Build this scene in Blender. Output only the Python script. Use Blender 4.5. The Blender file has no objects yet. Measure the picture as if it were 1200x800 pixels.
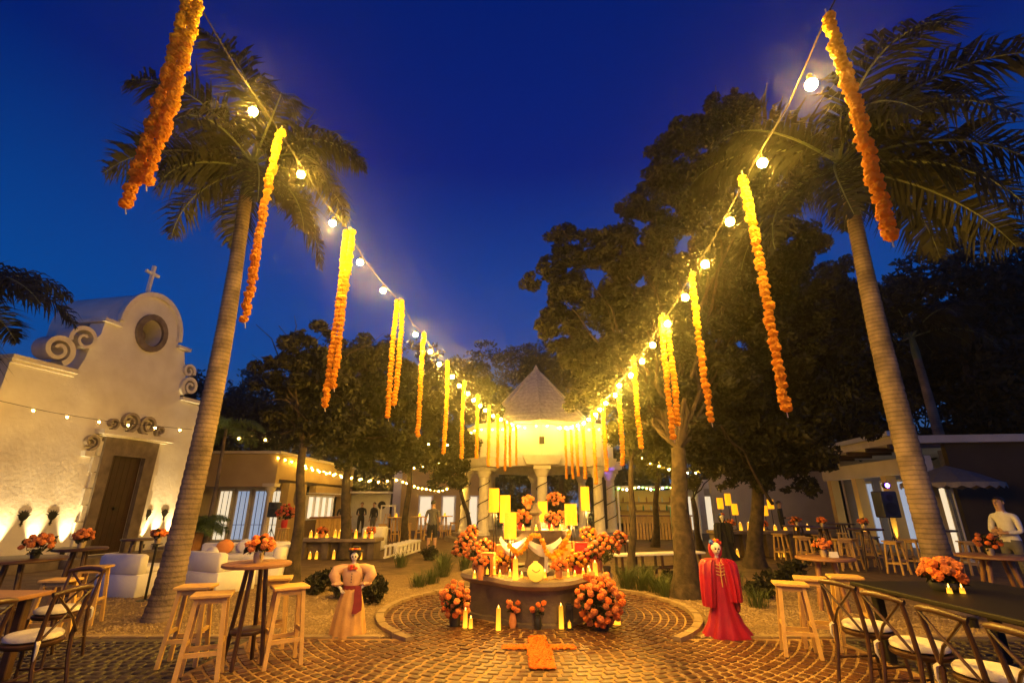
import bpy, bmesh, math, random
import numpy as np
from mathutils import Vector, Matrix, geometry
R = math.radians
PI = math.pi
random.seed(7)
rng = np.random.default_rng(11)
sc = bpy.context.scene
COL = sc.collection

# ------------------------------------------------------------------ camera, sky, exposure
TH, FPX, CH = R(18.7), 560.0, 1.65
cam = bpy.data.cameras.new('camera')
cam.sensor_width = 36.0
cam.lens = 36.0 * FPX / 1200.0
cam.clip_start, cam.clip_end = 0.05, 600
camo = bpy.data.objects.new('camera', cam)
COL.objects.link(camo)
camo.location = (0, 0, CH)
camo.rotation_euler = (PI / 2 + TH, 0, 0)
sc.camera = camo

world = bpy.data.worlds.new('World')
sc.world = world
world.use_nodes = True
wn, wl = world.node_tree.nodes, world.node_tree.links
sky = wn.new('ShaderNodeTexSky')
sky.sky_type = 'NISHITA'
sky.sun_disc = False
sky.sun_elevation = R(-2.0)
sky.sun_rotation = R(180)
sky.altitude = 0
sky.air_density = 1.6
sky.dust_density = 0.2
sky.ozone_density = 6.0
hs = wn.new('ShaderNodeHueSaturation')
hs.inputs['Saturation'].default_value = 1.5
wl.new(sky.outputs[0], hs.inputs['Color'])
tcw = wn.new('ShaderNodeTexCoord'); spw = wn.new('ShaderNodeSeparateXYZ'); wl.new(tcw.outputs['Generated'], spw.inputs[0])
rpw = wn.new('ShaderNodeValToRGB'); wl.new(spw.outputs['Z'], rpw.inputs['Fac'])
rpw.color_ramp.elements[0].position = 0.0; rpw.color_ramp.elements[0].color = (.06, .055, .14, 1)
rpw.color_ramp.elements[1].position = .62; rpw.color_ramp.elements[1].color = (0, 0, 0, 1)
e_ = rpw.color_ramp.elements.new(.25); e_.color = (.004, .034, .095, 1)
adw = wn.new('ShaderNodeMix'); adw.data_type = 'RGBA'; adw.blend_type = 'ADD'; adw.inputs[0].default_value = 1.0
wl.new(hs.outputs[0], adw.inputs[6]); wl.new(rpw.outputs[0], adw.inputs[7])
mlw = wn.new('ShaderNodeMix'); mlw.data_type = 'RGBA'; mlw.blend_type = 'MULTIPLY'; mlw.inputs[0].default_value = 1.0; mlw.inputs[7].default_value = (.30, 1.0, 1.0, 1)
wl.new(adw.outputs[2], mlw.inputs[6])
wl.new(mlw.outputs[2], wn['Background'].inputs['Color'])
wn['Background'].inputs['Strength'].default_value = 1.85
sc.view_settings.view_transform = 'Standard'
sc.view_settings.look = 'None'
sc.view_settings.gamma = 1
sc.view_settings.use_curve_mapping = False
sc.view_settings.exposure = 0.0
sc.cycles.use_denoising = True
sc.cycles.use_light_tree = True
sc.cycles.sample_clamp_indirect = 3.0
sc.cycles.max_bounces = 4
sc.cycles.diffuse_bounces = 2
sc.cycles.glossy_bounces = 2
sc.cycles.transmission_bounces = 2
sc.cycles.use_adaptive_sampling = True
sc.cycles.adaptive_threshold = .02
sc.cycles.transparent_max_bounces = 8

# ------------------------------------------------------------------ pixels of the photograph -> places
cT, sT = math.cos(TH), math.sin(TH)
def ray(u, v):
    a = (u - 600) / FPX; b = -(v - 400) / FPX
    return (a, cT - b * sT, sT + b * cT)
def G(u, v, z=0.0):                       # where the ray meets height z
    d = ray(u, v); t = (z - CH) / d[2]
    return Vector((d[0] * t, d[1] * t, z))
def D(u, v, y):                           # where the ray meets distance y
    d = ray(u, v); t = y / d[1]
    return Vector((d[0] * t, y, CH + d[2] * t))
def PL(u, v, a, m):                       # where the ray meets the upright plane x = a + m*y
    d = ray(u, v); t = a / (d[0] - m * d[1])
    return Vector((d[0] * t, d[1] * t, CH + d[2] * t))
def prj(p):
    x, y, z = p[0], p[1], p[2] - CH
    f = y * cT + z * sT
    if f < 0.1: return (-9999, -9999)
    return (600 + FPX * x / f, 400 - FPX * (-y * sT + z * cT) / f)

# ------------------------------------------------------------------ materials
MATS = {}
def mat(name, col, col2=None, scale=8.0, rough=0.7, bump=0.0, bscale=None, metal=0.0, emit=None, estr=0.0,
        rnd=0.0, spec=0.5, detail=4.0, transl=0.0):
    if name in MATS: return MATS[name]
    m = bpy.data.materials.new(name); m.use_nodes = True
    n, l = m.node_tree.nodes, m.node_tree.links
    p = n['Principled BSDF']
    p.inputs['Roughness'].default_value = rough
    p.inputs['Metallic'].default_value = metal
    p.inputs['Specular IOR Level'].default_value = spec
    c = (*col, 1)
    p.inputs['Base Color'].default_value = c
    tc = n.new('ShaderNodeTexCoord')
    last = None
    if col2 is not None:
        nz = n.new('ShaderNodeTexNoise'); nz.inputs['Scale'].default_value = scale; nz.inputs['Detail'].default_value = detail
        l.new(tc.outputs['Object'], nz.inputs['Vector'])
        rp = n.new('ShaderNodeValToRGB')
        rp.color_ramp.elements[0].position = 0.32; rp.color_ramp.elements[0].color = c
        rp.color_ramp.elements[1].position = 0.68; rp.color_ramp.elements[1].color = (*col2, 1)
        l.new(nz.outputs['Fac'], rp.inputs['Fac'])
        last = rp.outputs['Color']
    if rnd > 0:
        oi = n.new('ShaderNodeObjectInfo')
        hv = n.new('ShaderNodeHueSaturation')
        mr = n.new('ShaderNodeMapRange')
        mr.inputs['To Min'].default_value = 1 - rnd; mr.inputs['To Max'].default_value = 1 + rnd
        l.new(oi.outputs['Random'], mr.inputs['Value'])
        l.new(mr.outputs[0], hv.inputs['Value'])
        if last is not None: l.new(last, hv.inputs['Color'])
        else: hv.inputs['Color'].default_value = c
        last = hv.outputs['Color']
    if last is not None: l.new(last, p.inputs['Base Color'])
    if bump > 0:
        nb = n.new('ShaderNodeTexNoise'); nb.inputs['Scale'].default_value = bscale or scale * 3; nb.inputs['Detail'].default_value = 6
        l.new(tc.outputs['Object'], nb.inputs['Vector'])
        bp = n.new('ShaderNodeBump'); bp.inputs['Strength'].default_value = bump; bp.inputs['Distance'].default_value = 0.02
        l.new(nb.outputs['Fac'], bp.inputs['Height'])
        l.new(bp.outputs['Normal'], p.inputs['Normal'])
    if emit is not None:
        p.inputs['Emission Color'].default_value = (*emit, 1)
        p.inputs['Emission Strength'].default_value = estr
    if transl > 0:
        tr = n.new('ShaderNodeBsdfTranslucent')
        if last is not None: l.new(last, tr.inputs['Color'])
        else: tr.inputs['Color'].default_value = c
        mx = n.new('ShaderNodeMixShader'); mx.inputs[0].default_value = transl
        l.new(p.outputs[0], mx.inputs[1]); l.new(tr.outputs[0], mx.inputs[2])
        l.new(mx.outputs[0], n['Material Output'].inputs['Surface'])
    MATS[name] = m
    return m
WARM = (1.0, 0.56, 0.17)
UPW = 620
GUP = 800
m_plaster = mat('white_plaster', (.64, .58, .52), (.76, .71, .65), 1.6, .9, .35, 10)
m_plaster_trim = mat('plaster_trim', (.62, .56, .47), (.72, .66, .57), 5, .85, .2, 20)
m_stone = mat('carved_stone', (.12, .088, .06), (.22, .17, .12), 4, .9, .5, 18)
m_altar = mat('fountain_stone', (.085, .06, .042), (.17, .125, .09), 3, .8, .5, 16)
m_coping = mat('coping_stone', (.16, .115, .075), (.27, .20, .13), 4, .65, .35, 20)
m_ochre = mat('ochre_plaster', (.42, .28, .10), (.50, .345, .14), 1.2, .9, .2, 15)
m_yellowwall = mat('yellow_plaster', (.62, .42, .12), (.70, .48, .16), 1.2, .9, .2, 15)
m_cream = mat('cream_plaster', (.55, .46, .33), (.64, .55, .42), 1.5, .9, .15, 15)
m_scroll = mat('scroll_stone', (.24, .19, .14), (.36, .30, .23), 5, .85, .3, 20)
m_roof = mat('roof_tile', (.40, .33, .28), (.60, .51, .45), 6, .85, .4, 25)
m_wood = mat('light_wood', (.56, .33, .09), (.68, .42, .13), 9, .55, .12, 60, rnd=.12)
m_woodtop = mat('table_wood', (.22, .10, .045), (.32, .16, .07), 7, .45, .12, 50)
m_darkwood = mat('dark_wood', (.036, .016, .008), (.075, .034, .016), 9, .4, .1, 40, rnd=.15)
m_door = mat('door_wood', (.024, .0075, .003), (.045, .016, .007), 5, .6, .3, 30)
m_blackwood = mat('black_lacquer', (.008, .007, .006), (.013, .011, .010), 9, .55, .05, 30, spec=.25)
m_metal = mat('dark_metal', (.02, .018, .016), None, 5, .45, metal=.6)
m_cushion = mat('cushion_cloth', (.62, .56, .47), (.70, .64, .55), 14, .9, .3, 60)
m_white = mat('white_upholstery', (.68, .64, .62), (.76, .73, .70), 3, .8, .25, 12)
m_whitepaint = mat('white_paint', (.72, .68, .62), (.8, .77, .72), 6, .6, .1, 30)
m_orangecloth = mat('orange_cloth', (.75, .25, .05), (.82, .33, .08), 9, .9)
m_terra = mat('terracotta', (.50, .22, .08), (.60, .29, .12), 6, .8, .2)
m_trunk = mat('palm_trunk', (.10, .072, .056), (.26, .19, .145), 3, .9, .8, 22)
def bands(m, scale, lo):
    n, l = m.node_tree.nodes, m.node_tree.links; p = n['Principled BSDF']
    tc = n.new('ShaderNodeTexCoord'); wv = n.new('ShaderNodeTexWave'); wv.bands_direction = 'Z'; wv.inputs['Scale'].default_value = scale; wv.inputs['Distortion'].default_value = 1.1; wv.inputs['Detail'].default_value = 3; wv.inputs['Detail Scale'].default_value = 2.0
    l.new(tc.outputs['Object'], wv.inputs['Vector'])
    rp = n.new('ShaderNodeValToRGB'); rp.color_ramp.elements[0].position = .05; rp.color_ramp.elements[0].color = (lo, lo, lo, 1); rp.color_ramp.elements[1].position = .35; rp.color_ramp.elements[1].color = (1, 1, 1, 1)
    l.new(wv.outputs['Fac'], rp.inputs['Fac'])
    mx = n.new('ShaderNodeMix'); mx.data_type = 'RGBA'; mx.blend_type = 'MULTIPLY'; mx.inputs[0].default_value = 1.0
    src = p.inputs['Base Color'].links[0].from_socket; l.new(src, mx.inputs[6]); l.new(rp.outputs[0], mx.inputs[7]); l.new(mx.outputs[2], p.inputs['Base Color'])
bands(m_trunk, 4.2, .62)
m_bark = mat('bark', (.022, .015, .009), (.085, .058, .034), 7, .95, 1.0, 14)
m_frond = mat('palm_frond', (.015, .018, .006), (.034, .034, .011), 3, .6, rnd=.2, transl=.25)
m_shaft = mat('crownshaft', (.10, .13, .05), (.15, .17, .07), 4, .5)
m_leafA = mat('leaf_green', (.040, .048, .010), (.085, .080, .018), 1.4, .6, transl=.3)
m_leafB = mat('leaf_dark', (.011, .013, .004), (.030, .027, .007), 1.2, .6, transl=.25)
m_leafC = mat('leaf_far', (.010, .012, .004), (.022, .022, .008), .8, .7, transl=.2)
m_grass = mat('grass_blade', (.05, .075, .02), (.10, .12, .035), 4, .6, transl=.25)
m_brick = mat('paving_brick', (.055, .021, .007), (.14, .056, .018), 2.2, .38, .35, 40, rnd=.35)
m_brickj = mat('paving_brick_far', (.055, .021, .007), (.14, .056, .018), 6.0, .38, .35, 40)
m_cobble = mat('corner_shade_cobble', (.022, .015, .010), (.06, .042, .030), 3.0, .45, .5, 40, rnd=.4)  # cobble colour deepened to carry the dimness of the foreground corners
m_cobblej = mat('corner_shade_cobble_far', (.022, .015, .010), (.06, .042, .030), 5.0, .45, .5, 40)
m_darkjoint = mat('corner_shade_joint', (.05, .038, .026), (.13, .10, .07), 14, .8, .4, 60)
m_mortar = mat('mortar', (.27, .155, .06), (.36, .22, .095), 9, .85, .3, 60)
m_gravel = mat('gravel_ground', (.12, .07, .028), (.28, .18, .08), 22, .9, 1.0, 60, detail=8)
m_soil = mat('path_ground', (.10, .06, .024), (.20, .125, .052), 3, .9, .8, 30, detail=8)
m_pebble = mat('pebble', (.22, .145, .065), (.38, .27, .145), 3, .85)
m_kerb = mat('kerb_stone', (.24, .165, .085), (.34, .24, .13), 5, .8, .3, 30)
m_yel = mat('marigold_lit_yellow', (1.0, .58, .015), (1.0, .68, .03), 60, .75, .5, 150, transl=.35)
m_yor = mat('marigold_amber', (1.0, .44, .012), (1.0, .55, .02), 60, .75, .5, 150, transl=.35)
m_ora = mat('marigold_orange', (1.0, .38, .008), (1.0, .48, .014), 60, .75, .5, 150, transl=.35)
m_petal = mat('loose_petal', (.80, .15, .003), (.92, .22, .006), 40, .75)
m_coral = mat('coral_petal', (.80, .14, .012), (.94, .25, .03), 30, .7, .4, 90, rnd=.2)
m_pink = mat('pink_petal', (.84, .21, .045), (.95, .34, .09), 30, .7, .4, 90, rnd=.2)
m_rust = mat('rust_petal', (.42, .11, .03), (.60, .19, .05), 30, .7, .4, 90, rnd=.25)
m_redfl = mat('red_petal', (.60, .03, .02), (.75, .07, .03), 30, .6, .4, 90, rnd=.2)
m_purple = mat('purple_petal', (.18, .02, .40), (.28, .05, .55), 30, .6)
m_bluefl = mat('blue_petal', (.02, .10, .55), (.05, .18, .65), 30, .6)
m_redpot = mat('red_enamel', (.62, .03, .02), None, 5, .3)
m_orpot = mat('orange_clay', (.62, .22, .06), (.72, .30, .1), 6, .6, .1)
m_tin = mat('tin_can', (.55, .42, .25), (.65, .52, .33), 9, .35, .2, 30, metal=.5)
m_wax = mat('candle_wax', (.50, .24, .03), None, 5, .5, emit=(1.0, .42, .02), estr=1.3)
def zgrad(m, lo, hi, st):
    n, l = m.node_tree.nodes, m.node_tree.links; p = n['Principled BSDF']
    tc = n.new('ShaderNodeTexCoord'); sp = n.new('ShaderNodeSeparateXYZ'); l.new(tc.outputs['Generated'], sp.inputs[0])
    mr = n.new('ShaderNodeMapRange'); mr.inputs['To Min'].default_value = lo; mr.inputs['To Max'].default_value = hi; l.new(sp.outputs['Z'], mr.inputs['Value']); l.new(mr.outputs[0], p.inputs['Emission Strength'])
zgrad(m_wax, 2.3, .6, 1)
m_flame = mat('flame', (1, .7, .2), None, 5, .5, emit=(1.0, .50, .08), estr=9)
m_shade = mat('lamp_shade', (.55, .30, .03), None, 5, .8, emit=(1.0, .37, .006), estr=1.5)
m_bulb = mat('bulb_glass', (1, .8, .5), None, 5, .3, emit=(1.0, .53, .055), estr=3700)
m_bulbs = mat('small_bulb_glass', (1, .8, .5), None, 5, .3, emit=(1.0, .54, .06), estr=440)
m_bulbd = mat('dim_bulb_glass', (1, .8, .5), None, 5, .3, emit=(1.0, .54, .08), estr=230)
m_lantern = mat('paper_lantern', (.55, .35, .06), None, 5, .7, emit=(1.0, .48, .03), estr=1.2)
m_pane = mat('lit_pane', (.6, .6, .6), None, 5, .2, emit=(1.0, .80, .52), estr=.9)
m_paneb = mat('cool_pane', (.5, .6, .7), None, 5, .15, emit=(.55, .70, 1.0), estr=.45)
m_black = mat('black_cloth', (.012, .011, .012), (.02, .018, .02), 12, .85)
m_gold = mat('gold_satin', (.52, .28, .08), (.64, .37, .12), 9, .5, .2, 30)
m_blush = mat('blush_satin', (.58, .33, .17), (.68, .42, .24), 9, .5, .2, 30)
m_maroon = mat('maroon_velvet', (.17, .012, .015), (.24, .02, .025), 12, .7)
m_redcloth = mat('red_satin', (.30, .002, .018), (.42, .006, .03), 6, .5, .25, 18)
m_reddark = mat('dark_red_cloth', (.22, .01, .012), None, 6, .6)
m_bone = mat('bone_white', (.72, .66, .54), (.80, .74, .62), 12, .6)
m_skin = mat('skin', (.42, .24, .15), (.48, .28, .18), 20, .55)
m_hair = mat('black_hair', (.012, .009, .007), None, 5, .5)
m_shirtw = mat('white_shirt', (.62, .60, .58), (.70, .68, .66), 12, .8, .3, 14)
m_grey = mat('grey_cloth', (.10, .095, .09), (.14, .13, .12), 12, .85)
m_pot = mat('black_pot', (.02, .02, .02), None, 5, .5)
m_silver = mat('white_lit_steel', (.6, .58, .55), None, 5, .4, metal=.3)
m_plastic = mat('black_plastic', (.015, .015, .015), None, 5, .4)

# ------------------------------------------------------------------ helpers
class MB:
    def __init__(s): s.v = []; s.f = []; s.mi = []; s.cur = 0
    def add(s, vs, fs):
        o = len(s.v); s.v.extend(vs)
        for f in fs: s.f.append(tuple(i + o for i in f)); s.mi.append(s.cur)
        return s
    def box(s, c, d, rot=None, taper=1.0):
        hx, hy, hz = d[0] / 2, d[1] / 2, d[2] / 2
        p = []
        for z, k in ((-hz, 1), (hz, taper)):
            for x, y in ((-hx, -hy), (hx, -hy), (hx, hy), (-hx, hy)): p.append(Vector((x * k, y * k, z)))
        if rot is not None:
            M = rot if isinstance(rot, Matrix) else Matrix.Rotation(rot, 3, 'Z')
            p = [M @ q for q in p]
        c = Vector(c)
        return s.add([tuple(q + c) for q in p], [(0, 3, 2, 1), (4, 5, 6, 7), (0, 1, 5, 4), (1, 2, 6, 5), (2, 3, 7, 6), (3, 0, 4, 7)])
    def rbox(s, c, d, r=.02, rz=0.0):                     # box with chamfered edges
        hx, hy, hz = d[0] / 2, d[1] / 2, d[2] / 2
        cs, sn = math.cos(rz), math.sin(rz)
        rings = []
        for z, k in ((-hz, r), (-hz + r, 0), (hz - r, 0), (hz, r)):
            x, y = hx - k, hy - k
            ring = [(-x + r, -y), (x - r, -y), (x, -y + r), (x, y - r), (x - r, y), (-x + r, y), (-x, y - r), (-x, -y + r)]
            rings.append([(c[0] + a * cs - b * sn, c[1] + a * sn + b * cs, c[2] + z) for a, b in ring])
        return s.stack(rings)
    def stack(s, rings, cap=True, closed=True):
        n = len(rings[0]); vs = [p for r_ in rings for p in r_]; fs = []
        for i in range(len(rings) - 1):
            for j in range(n if closed else n - 1):
                k = (j + 1) % n
                fs.append((i * n + j, i * n + k, (i + 1) * n + k, (i + 1) * n + j))
        if cap:
            fs.append(tuple(reversed(range(n)))); fs.append(tuple((len(rings) - 1) * n + j for j in range(n)))
        return s.add(vs, fs)
    def tube(s, pts, rad, n=6, cap=True):
        pts = [Vector(p) for p in pts]
        if not hasattr(rad, '__len__'): rad = [rad] * len(pts)
        rings = []; ref = None
        for i, p in enumerate(pts):
            t = (pts[min(i + 1, len(pts) - 1)] - pts[max(i - 1, 0)])
            if t.length < 1e-9: t = Vector((0, 0, 1))
            t.normalize()
            if ref is None:
                ref = Vector((1, 0, 0)) if abs(t.x) < .9 else Vector((0, 1, 0))
            a = (ref - t * ref.dot(t)); a.normalize(); ref = a
            b = t.cross(a)
            rings.append([tuple(p + (a * math.cos(2 * PI * k / n) + b * math.sin(2 * PI * k / n)) * rad[i]) for k in range(n)])
        return s.stack(rings, cap)
    def lathe(s, prof, c=(0, 0, 0), n=16, sx=1.0, sy=1.0, fold=0.0, fk=8, ph=0.0, f0=None):
        rings = []
        for i, (r_, z) in enumerate(prof):
            fo = fold if f0 is None else f0[i]
            rings.append([(c[0] + r_ * sx * (1 + fo * math.cos(fk * a + ph)) * math.cos(a), c[1] + r_ * sy * (1 + fo * math.cos(fk * a + ph)) * math.sin(a), c[2] + z)
                          for a in (2 * PI * k / n for k in range(n))])
        return s.stack(rings)
    def blob(s, c, r, sub=1, jit=0.0, sq=(1, 1, 1)):
        V, Fc = ICO[sub]
        vs = []
        for q in V:
            k = r * (1 + random.uniform(-jit, jit))
            vs.append((c[0] + q[0] * k * sq[0], c[1] + q[1] * k * sq[1], c[2] + q[2] * k * sq[2]))
        return s.add(vs, Fc)
    def prism(s, poly, T, depth, holes=()):               # poly (a,b) in plane; T(a,b,d)->xyz
        loops = [list(poly)] + [list(h) for h in holes]
        tri = geometry.tessellate_polygon([[Vector((a, b, 0)) for a, b in L] for L in loops])
        allp = [p for L in loops for p in L]; n = len(allp)
        vs = [tuple(T(a, b, 0)) for a, b in allp] + [tuple(T(a, b, depth)) for a, b in allp]
        fs = [tuple(t) for t in tri] + [tuple(i + n for i in reversed(t)) for t in tri]
        o = 0
        for L in loops:
            m = len(L)
            for i in range(m):
                j = (i + 1) % m
                fs.append((o + i, o + j, o + j + n, o + i + n))
            o += m
        return s.add(vs, fs)
    def mesh(s, name, mats, smooth=False):
        me = bpy.data.meshes.new(name); me.from_pydata([tuple(p) for p in s.v], [], s.f)
        for m in (mats if isinstance(mats, (list, tuple)) else [mats]): me.materials.append(m)
        if any(s.mi): me.polygons.foreach_set('material_index', s.mi)
        if smooth: me.polygons.foreach_set('use_smooth', [True] * len(me.polygons))
        me.update(); bm = bmesh.new(); bm.from_mesh(me); bmesh.ops.recalc_face_normals(bm, faces=bm.faces); bm.to_mesh(me); bm.free()
        if smooth: me.set_sharp_from_angle(angle=R(50))
        return me
    def build(s, name, mats, parent=None, smooth=False, loc=None):
        return link(name, s.mesh(name, mats, smooth), parent, loc)
def link(name, data, parent=None, loc=None, rz=None):
    o = bpy.data.objects.new(name, data); COL.objects.link(o)
    if parent is not None: o.parent = parent
    if loc is not None: o.location = loc
    if rz is not None: o.rotation_euler = (0, 0, rz)
    return o
def ico(sub):
    bm = bmesh.new(); bmesh.ops.create_icosphere(bm, subdivisions=sub, radius=1)
    v = [tuple(x.co) for x in bm.verts]; f = [tuple(x.index for x in q.verts) for q in bm.faces]; bm.free()
    return v, f
ICO = {k: ico(k) for k in (1, 2, 3)}
def tag(o, label, cat, group=None, kind=None):
    if label: o['label'] = label
    if cat: o['category'] = cat
    if group: o['group'] = group
    if kind: o['kind'] = kind
    return o
def T(name, label, cat, loc=(0, 0, 0), rz=0.0, group=None):
    o = bpy.data.objects.new(name, None); COL.objects.link(o)
    o.empty_display_size = .1
    o.location = loc; o.rotation_euler = (0, 0, rz)
    return tag(o, label, cat, group)
def dup(root, loc, rz=0.0, label=None, group=None, sc_=None):
    def cp(o, par):
        c = o.copy(); COL.objects.link(c); c.parent = par
        for ch in o.children: cp(ch, c)
        return c
    r_ = cp(root, None); r_.location = loc; r_.rotation_euler = (0, 0, rz)
    if label: r_['label'] = label
    if group: r_['group'] = group
    if sc_: r_.scale = (sc_,) * 3
    return r_
def quads_np(name, V, mat_, parent=None, n=4):
    k = len(V) // n
    me = bpy.data.meshes.new(name)
    me.vertices.add(len(V)); me.vertices.foreach_set('co', np.asarray(V, dtype=np.float32).ravel())
    me.loops.add(k * n); me.loops.foreach_set('vertex_index', np.arange(k * n, dtype=np.int32))
    me.polygons.add(k); me.polygons.foreach_set('loop_start', np.arange(0, k * n, n, dtype=np.int32))
    me.materials.append(mat_); me.update(calc_edges=True)
    return link(name, me, parent)
def leaves(name, centres, radii, count, size, mat_, parent, flat=.8, shell=.45, nsub=30):
    C = np.array([tuple(c) for c in centres]); Rr = np.array(radii)
    nb_ = len(C)
    d = rng.normal(size=(nb_ * nsub, 3)); d /= np.linalg.norm(d, axis=1)[:, None]
    own = np.repeat(np.arange(nb_), nsub)
    SC = C[own] + d * (Rr[own] * (shell + (1.28 - shell) * rng.random(nb_ * nsub) ** .9))[:, None] * np.array([1, 1, flat])
    SR = Rr[own] * (.11 + .22 * rng.random(nb_ * nsub))
    w = SR ** 2; w = w / w.sum()
    idx = rng.choice(len(SC), count, p=w)
    g = rng.normal(size=(count, 3)); g *= np.minimum(1.0, 1.7 / np.linalg.norm(g, axis=1))[:, None]
    P = SC[idx] + g * SR[idx][:, None] * .72 * np.array([1, 1, .7])
    n = rng.normal(size=(count, 3)); n[:, 2] += .5; n /= np.linalg.norm(n, axis=1)[:, None]
    a = np.cross(n, rng.normal(size=(count, 3))); a /= np.linalg.norm(a, axis=1)[:, None]
    b = np.cross(n, a)
    s = size * (.6 + .8 * rng.random(count))[:, None]
    V = np.stack([P - a * s, P + b * s * .42 + a * s * .1, P + a * s, P - b * s * .42 + a * s * .1], 1).reshape(-1, 3)
    return quads_np(name, V, mat_, parent)
def limb(mb, p0, p1, r0, r1, n=6, wob=.15, seg=5):
    p0, p1 = Vector(p0), Vector(p1); L = (p1 - p0).length
    pts = []; rad = []
    for i in range(seg + 1):
        t = i / seg
        q = p0.lerp(p1, t)
        if 0 < i < seg: q += Vector((random.uniform(-1, 1), random.uniform(-1, 1), random.uniform(-.6, .9))) * wob * L * .25
        pts.append(q); rad.append(r0 + (r1 - r0) * t)
    mb.tube(pts, rad, n)
    return pts

# ------------------------------------------------------------------ ground
CX, CY, CR = 0.40, 8.70, 2.50                       # the round paved ring round the fountain
gb = MB(); gb.add([(-120, -20, -.02), (120, -20, -.02), (120, 160, -.02), (-120, 160, -.02)], [(0, 1, 2, 3)])
tag(gb.build('ground', m_soil), 'dark packed earth and gravel of the courtyard', None, kind='structure')
# gravel beds either side of the ring
def gravel_bed(poly, label):
    b = MB(); b.prism(poly, lambda x, y, d: (x, y, -.03 + .045 * d), 1.0)
    return tag(b.build('gravel_bed', m_gravel), label, None, kind='structure')
def arc(a0, a1, r_, n=14): return [(CX + r_ * math.cos(R(a0 + (a1 - a0) * i / n)), CY + r_ * math.sin(R(a0 + (a1 - a0) * i / n))) for i in range(n + 1)]
FE = 7.05                                            # front edge of the beds
bl = [(-9.5, FE), (-1.82, FE)] + arc(218, 118, CR + .02) + [(-.9, 13.5), (-9.5, 10.3)]
br = [(2.62, FE), (7.6, FE), (8.6, 11.5), (1.6, 13.5)] + arc(62, -38, CR + .02)
gravel_bed(bl, 'tan gravel bed beside the ring, under the tall pale palm')
gravel_bed(br, 'tan gravel bed beside the ring, under the big dark tree')
def pebbles(poly_test, n, x0, x1, y0, y1):
    P = []
    while len(P) < n:
        x = random.uniform(x0, x1); y = y0 + (y1 - y0) * random.random() ** 1.5
        if poly_test(x, y): P.append((x, y))
    b = MB()
    o = [(1, 0, 0), (0, 1, 0), (-1, 0, 0), (0, -1, 0), (0, 0, 1)]
    for x, y in P:
        r_ = random.uniform(.008, .026); a = random.random() * PI; c, s = math.cos(a), math.sin(a)
        b.add([(x + r_ * (px * c - py * s) * 1.2, y + r_ * (px * s + py * c), .014 + pz * r_ * .8) for px, py, pz in o], [(0, 1, 4), (1, 2, 4), (2, 3, 4), (3, 0, 4)])
    return b
inr = lambda x, y: (x - CX) ** 2 + (y - CY) ** 2 < (CR + .1) ** 2
for ts in ((lambda x, y: not inr(x, y), -7.5, -.9), (lambda x, y: not inr(x, y), 1.7, 6.8)):
    g = pebbles(ts[0], 6500, ts[1], ts[2], FE + .03, 11)
    tag(g.build('gravel', m_pebble), 'loose tan gravel lying on the ' + ('bed by the pale palm' if ts[1] < -2 else 'bed by the big dark tree'), 'gravel', kind='stuff')
# paved plaza: mortar sheet + ring-laid bricks
XC = 3.75                                            # beyond this dark cobbles, their tone deepened to stand for dim corners
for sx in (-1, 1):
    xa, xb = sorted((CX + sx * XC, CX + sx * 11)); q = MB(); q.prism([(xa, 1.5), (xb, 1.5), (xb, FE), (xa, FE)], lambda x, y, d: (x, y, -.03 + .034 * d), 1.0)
    o = tag(q.build('cobble_paving', m_darkjoint), 'dark cobbled paving, toned down for the dim corner, on the ' + ('chapel' if sx < 0 else 'terrace') + ' side of the brick plaza', None, kind='structure')
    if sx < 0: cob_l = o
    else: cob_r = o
pm = MB(); pm.prism([(CX - XC, 1.5), (CX + XC, 1.5), (CX + XC, FE), (CX - XC, FE)], lambda x, y, d: (x, y, -.03 + .034 * d), 1.0)
paving = tag(pm.build('paving', m_mortar), 'brown brick paving laid in rings round the fountain', None, kind='structure')
pr = MB(); pr.prism(arc(0, 360, CR - .11, 72)[:-1], lambda x, y, d: (x, y, -.03 + .040 * d), 1.0)
ringo = tag(pr.build('round_paving', m_mortar), 'round brick floor the fountain stands on', None, kind='structure')
kb = MB()
NK = 46
for i in range(NK):                                  # kerb stones of the ring
    a0 = i * 360 / NK; a1 = a0 + 360 / NK - .5
    mid = R((a0 + a1) / 2)
    if CY + CR * math.sin(mid) < FE - .2: continue
    q = MB(); pts = arc(a0, a1, CR - .10, 2) + list(reversed(arc(a0, a1, CR + .015, 2)))
    h = random.uniform(.05, .062)
    q.prism(pts, lambda x, y, d: (x, y, -.02 + (h + .02) * d), 1.0); q.build('kerb_stone', m_kerb, ringo)
# straight kerbs at the front of the gravel beds
for nm, x0, x1 in (('a', -9.5, -1.9), ('b', 2.75, 7.6)):
    x = x0
    while x < x1 - .2:
        q = MB(); q.rbox((x + .3, FE + .05, .006), (.585, .11, .05), .008); q.build('kerb_stone', m_kerb, paving); x += .6
bricks = []
r_ = 1.15
while r_ < 8.5:
    nb = round(2 * PI * r_ / .150); off = random.random()
    for i in range(nb):
        a = 2 * PI * (i + off) / nb
        x, y = CX + r_ * math.cos(a), CY + r_ * math.sin(a)
        inside = r_ < CR - .17
        front = (y < FE - .06 and 2.6 < y and abs(x - CX) < XC - .06 and (r_ > CR - .17))
        if not (inside or front): continue
        bricks.append((x, y, a, inside))
    r_ += .118
def vis(b):
    u, v = prj((b[0], b[1], 0)); return -10 < u < 1210 and 0 < v < 806
bv = sorted([b for b in bricks if vis(b)], key=lambda b: math.hypot(b[0], b[1]))
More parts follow.
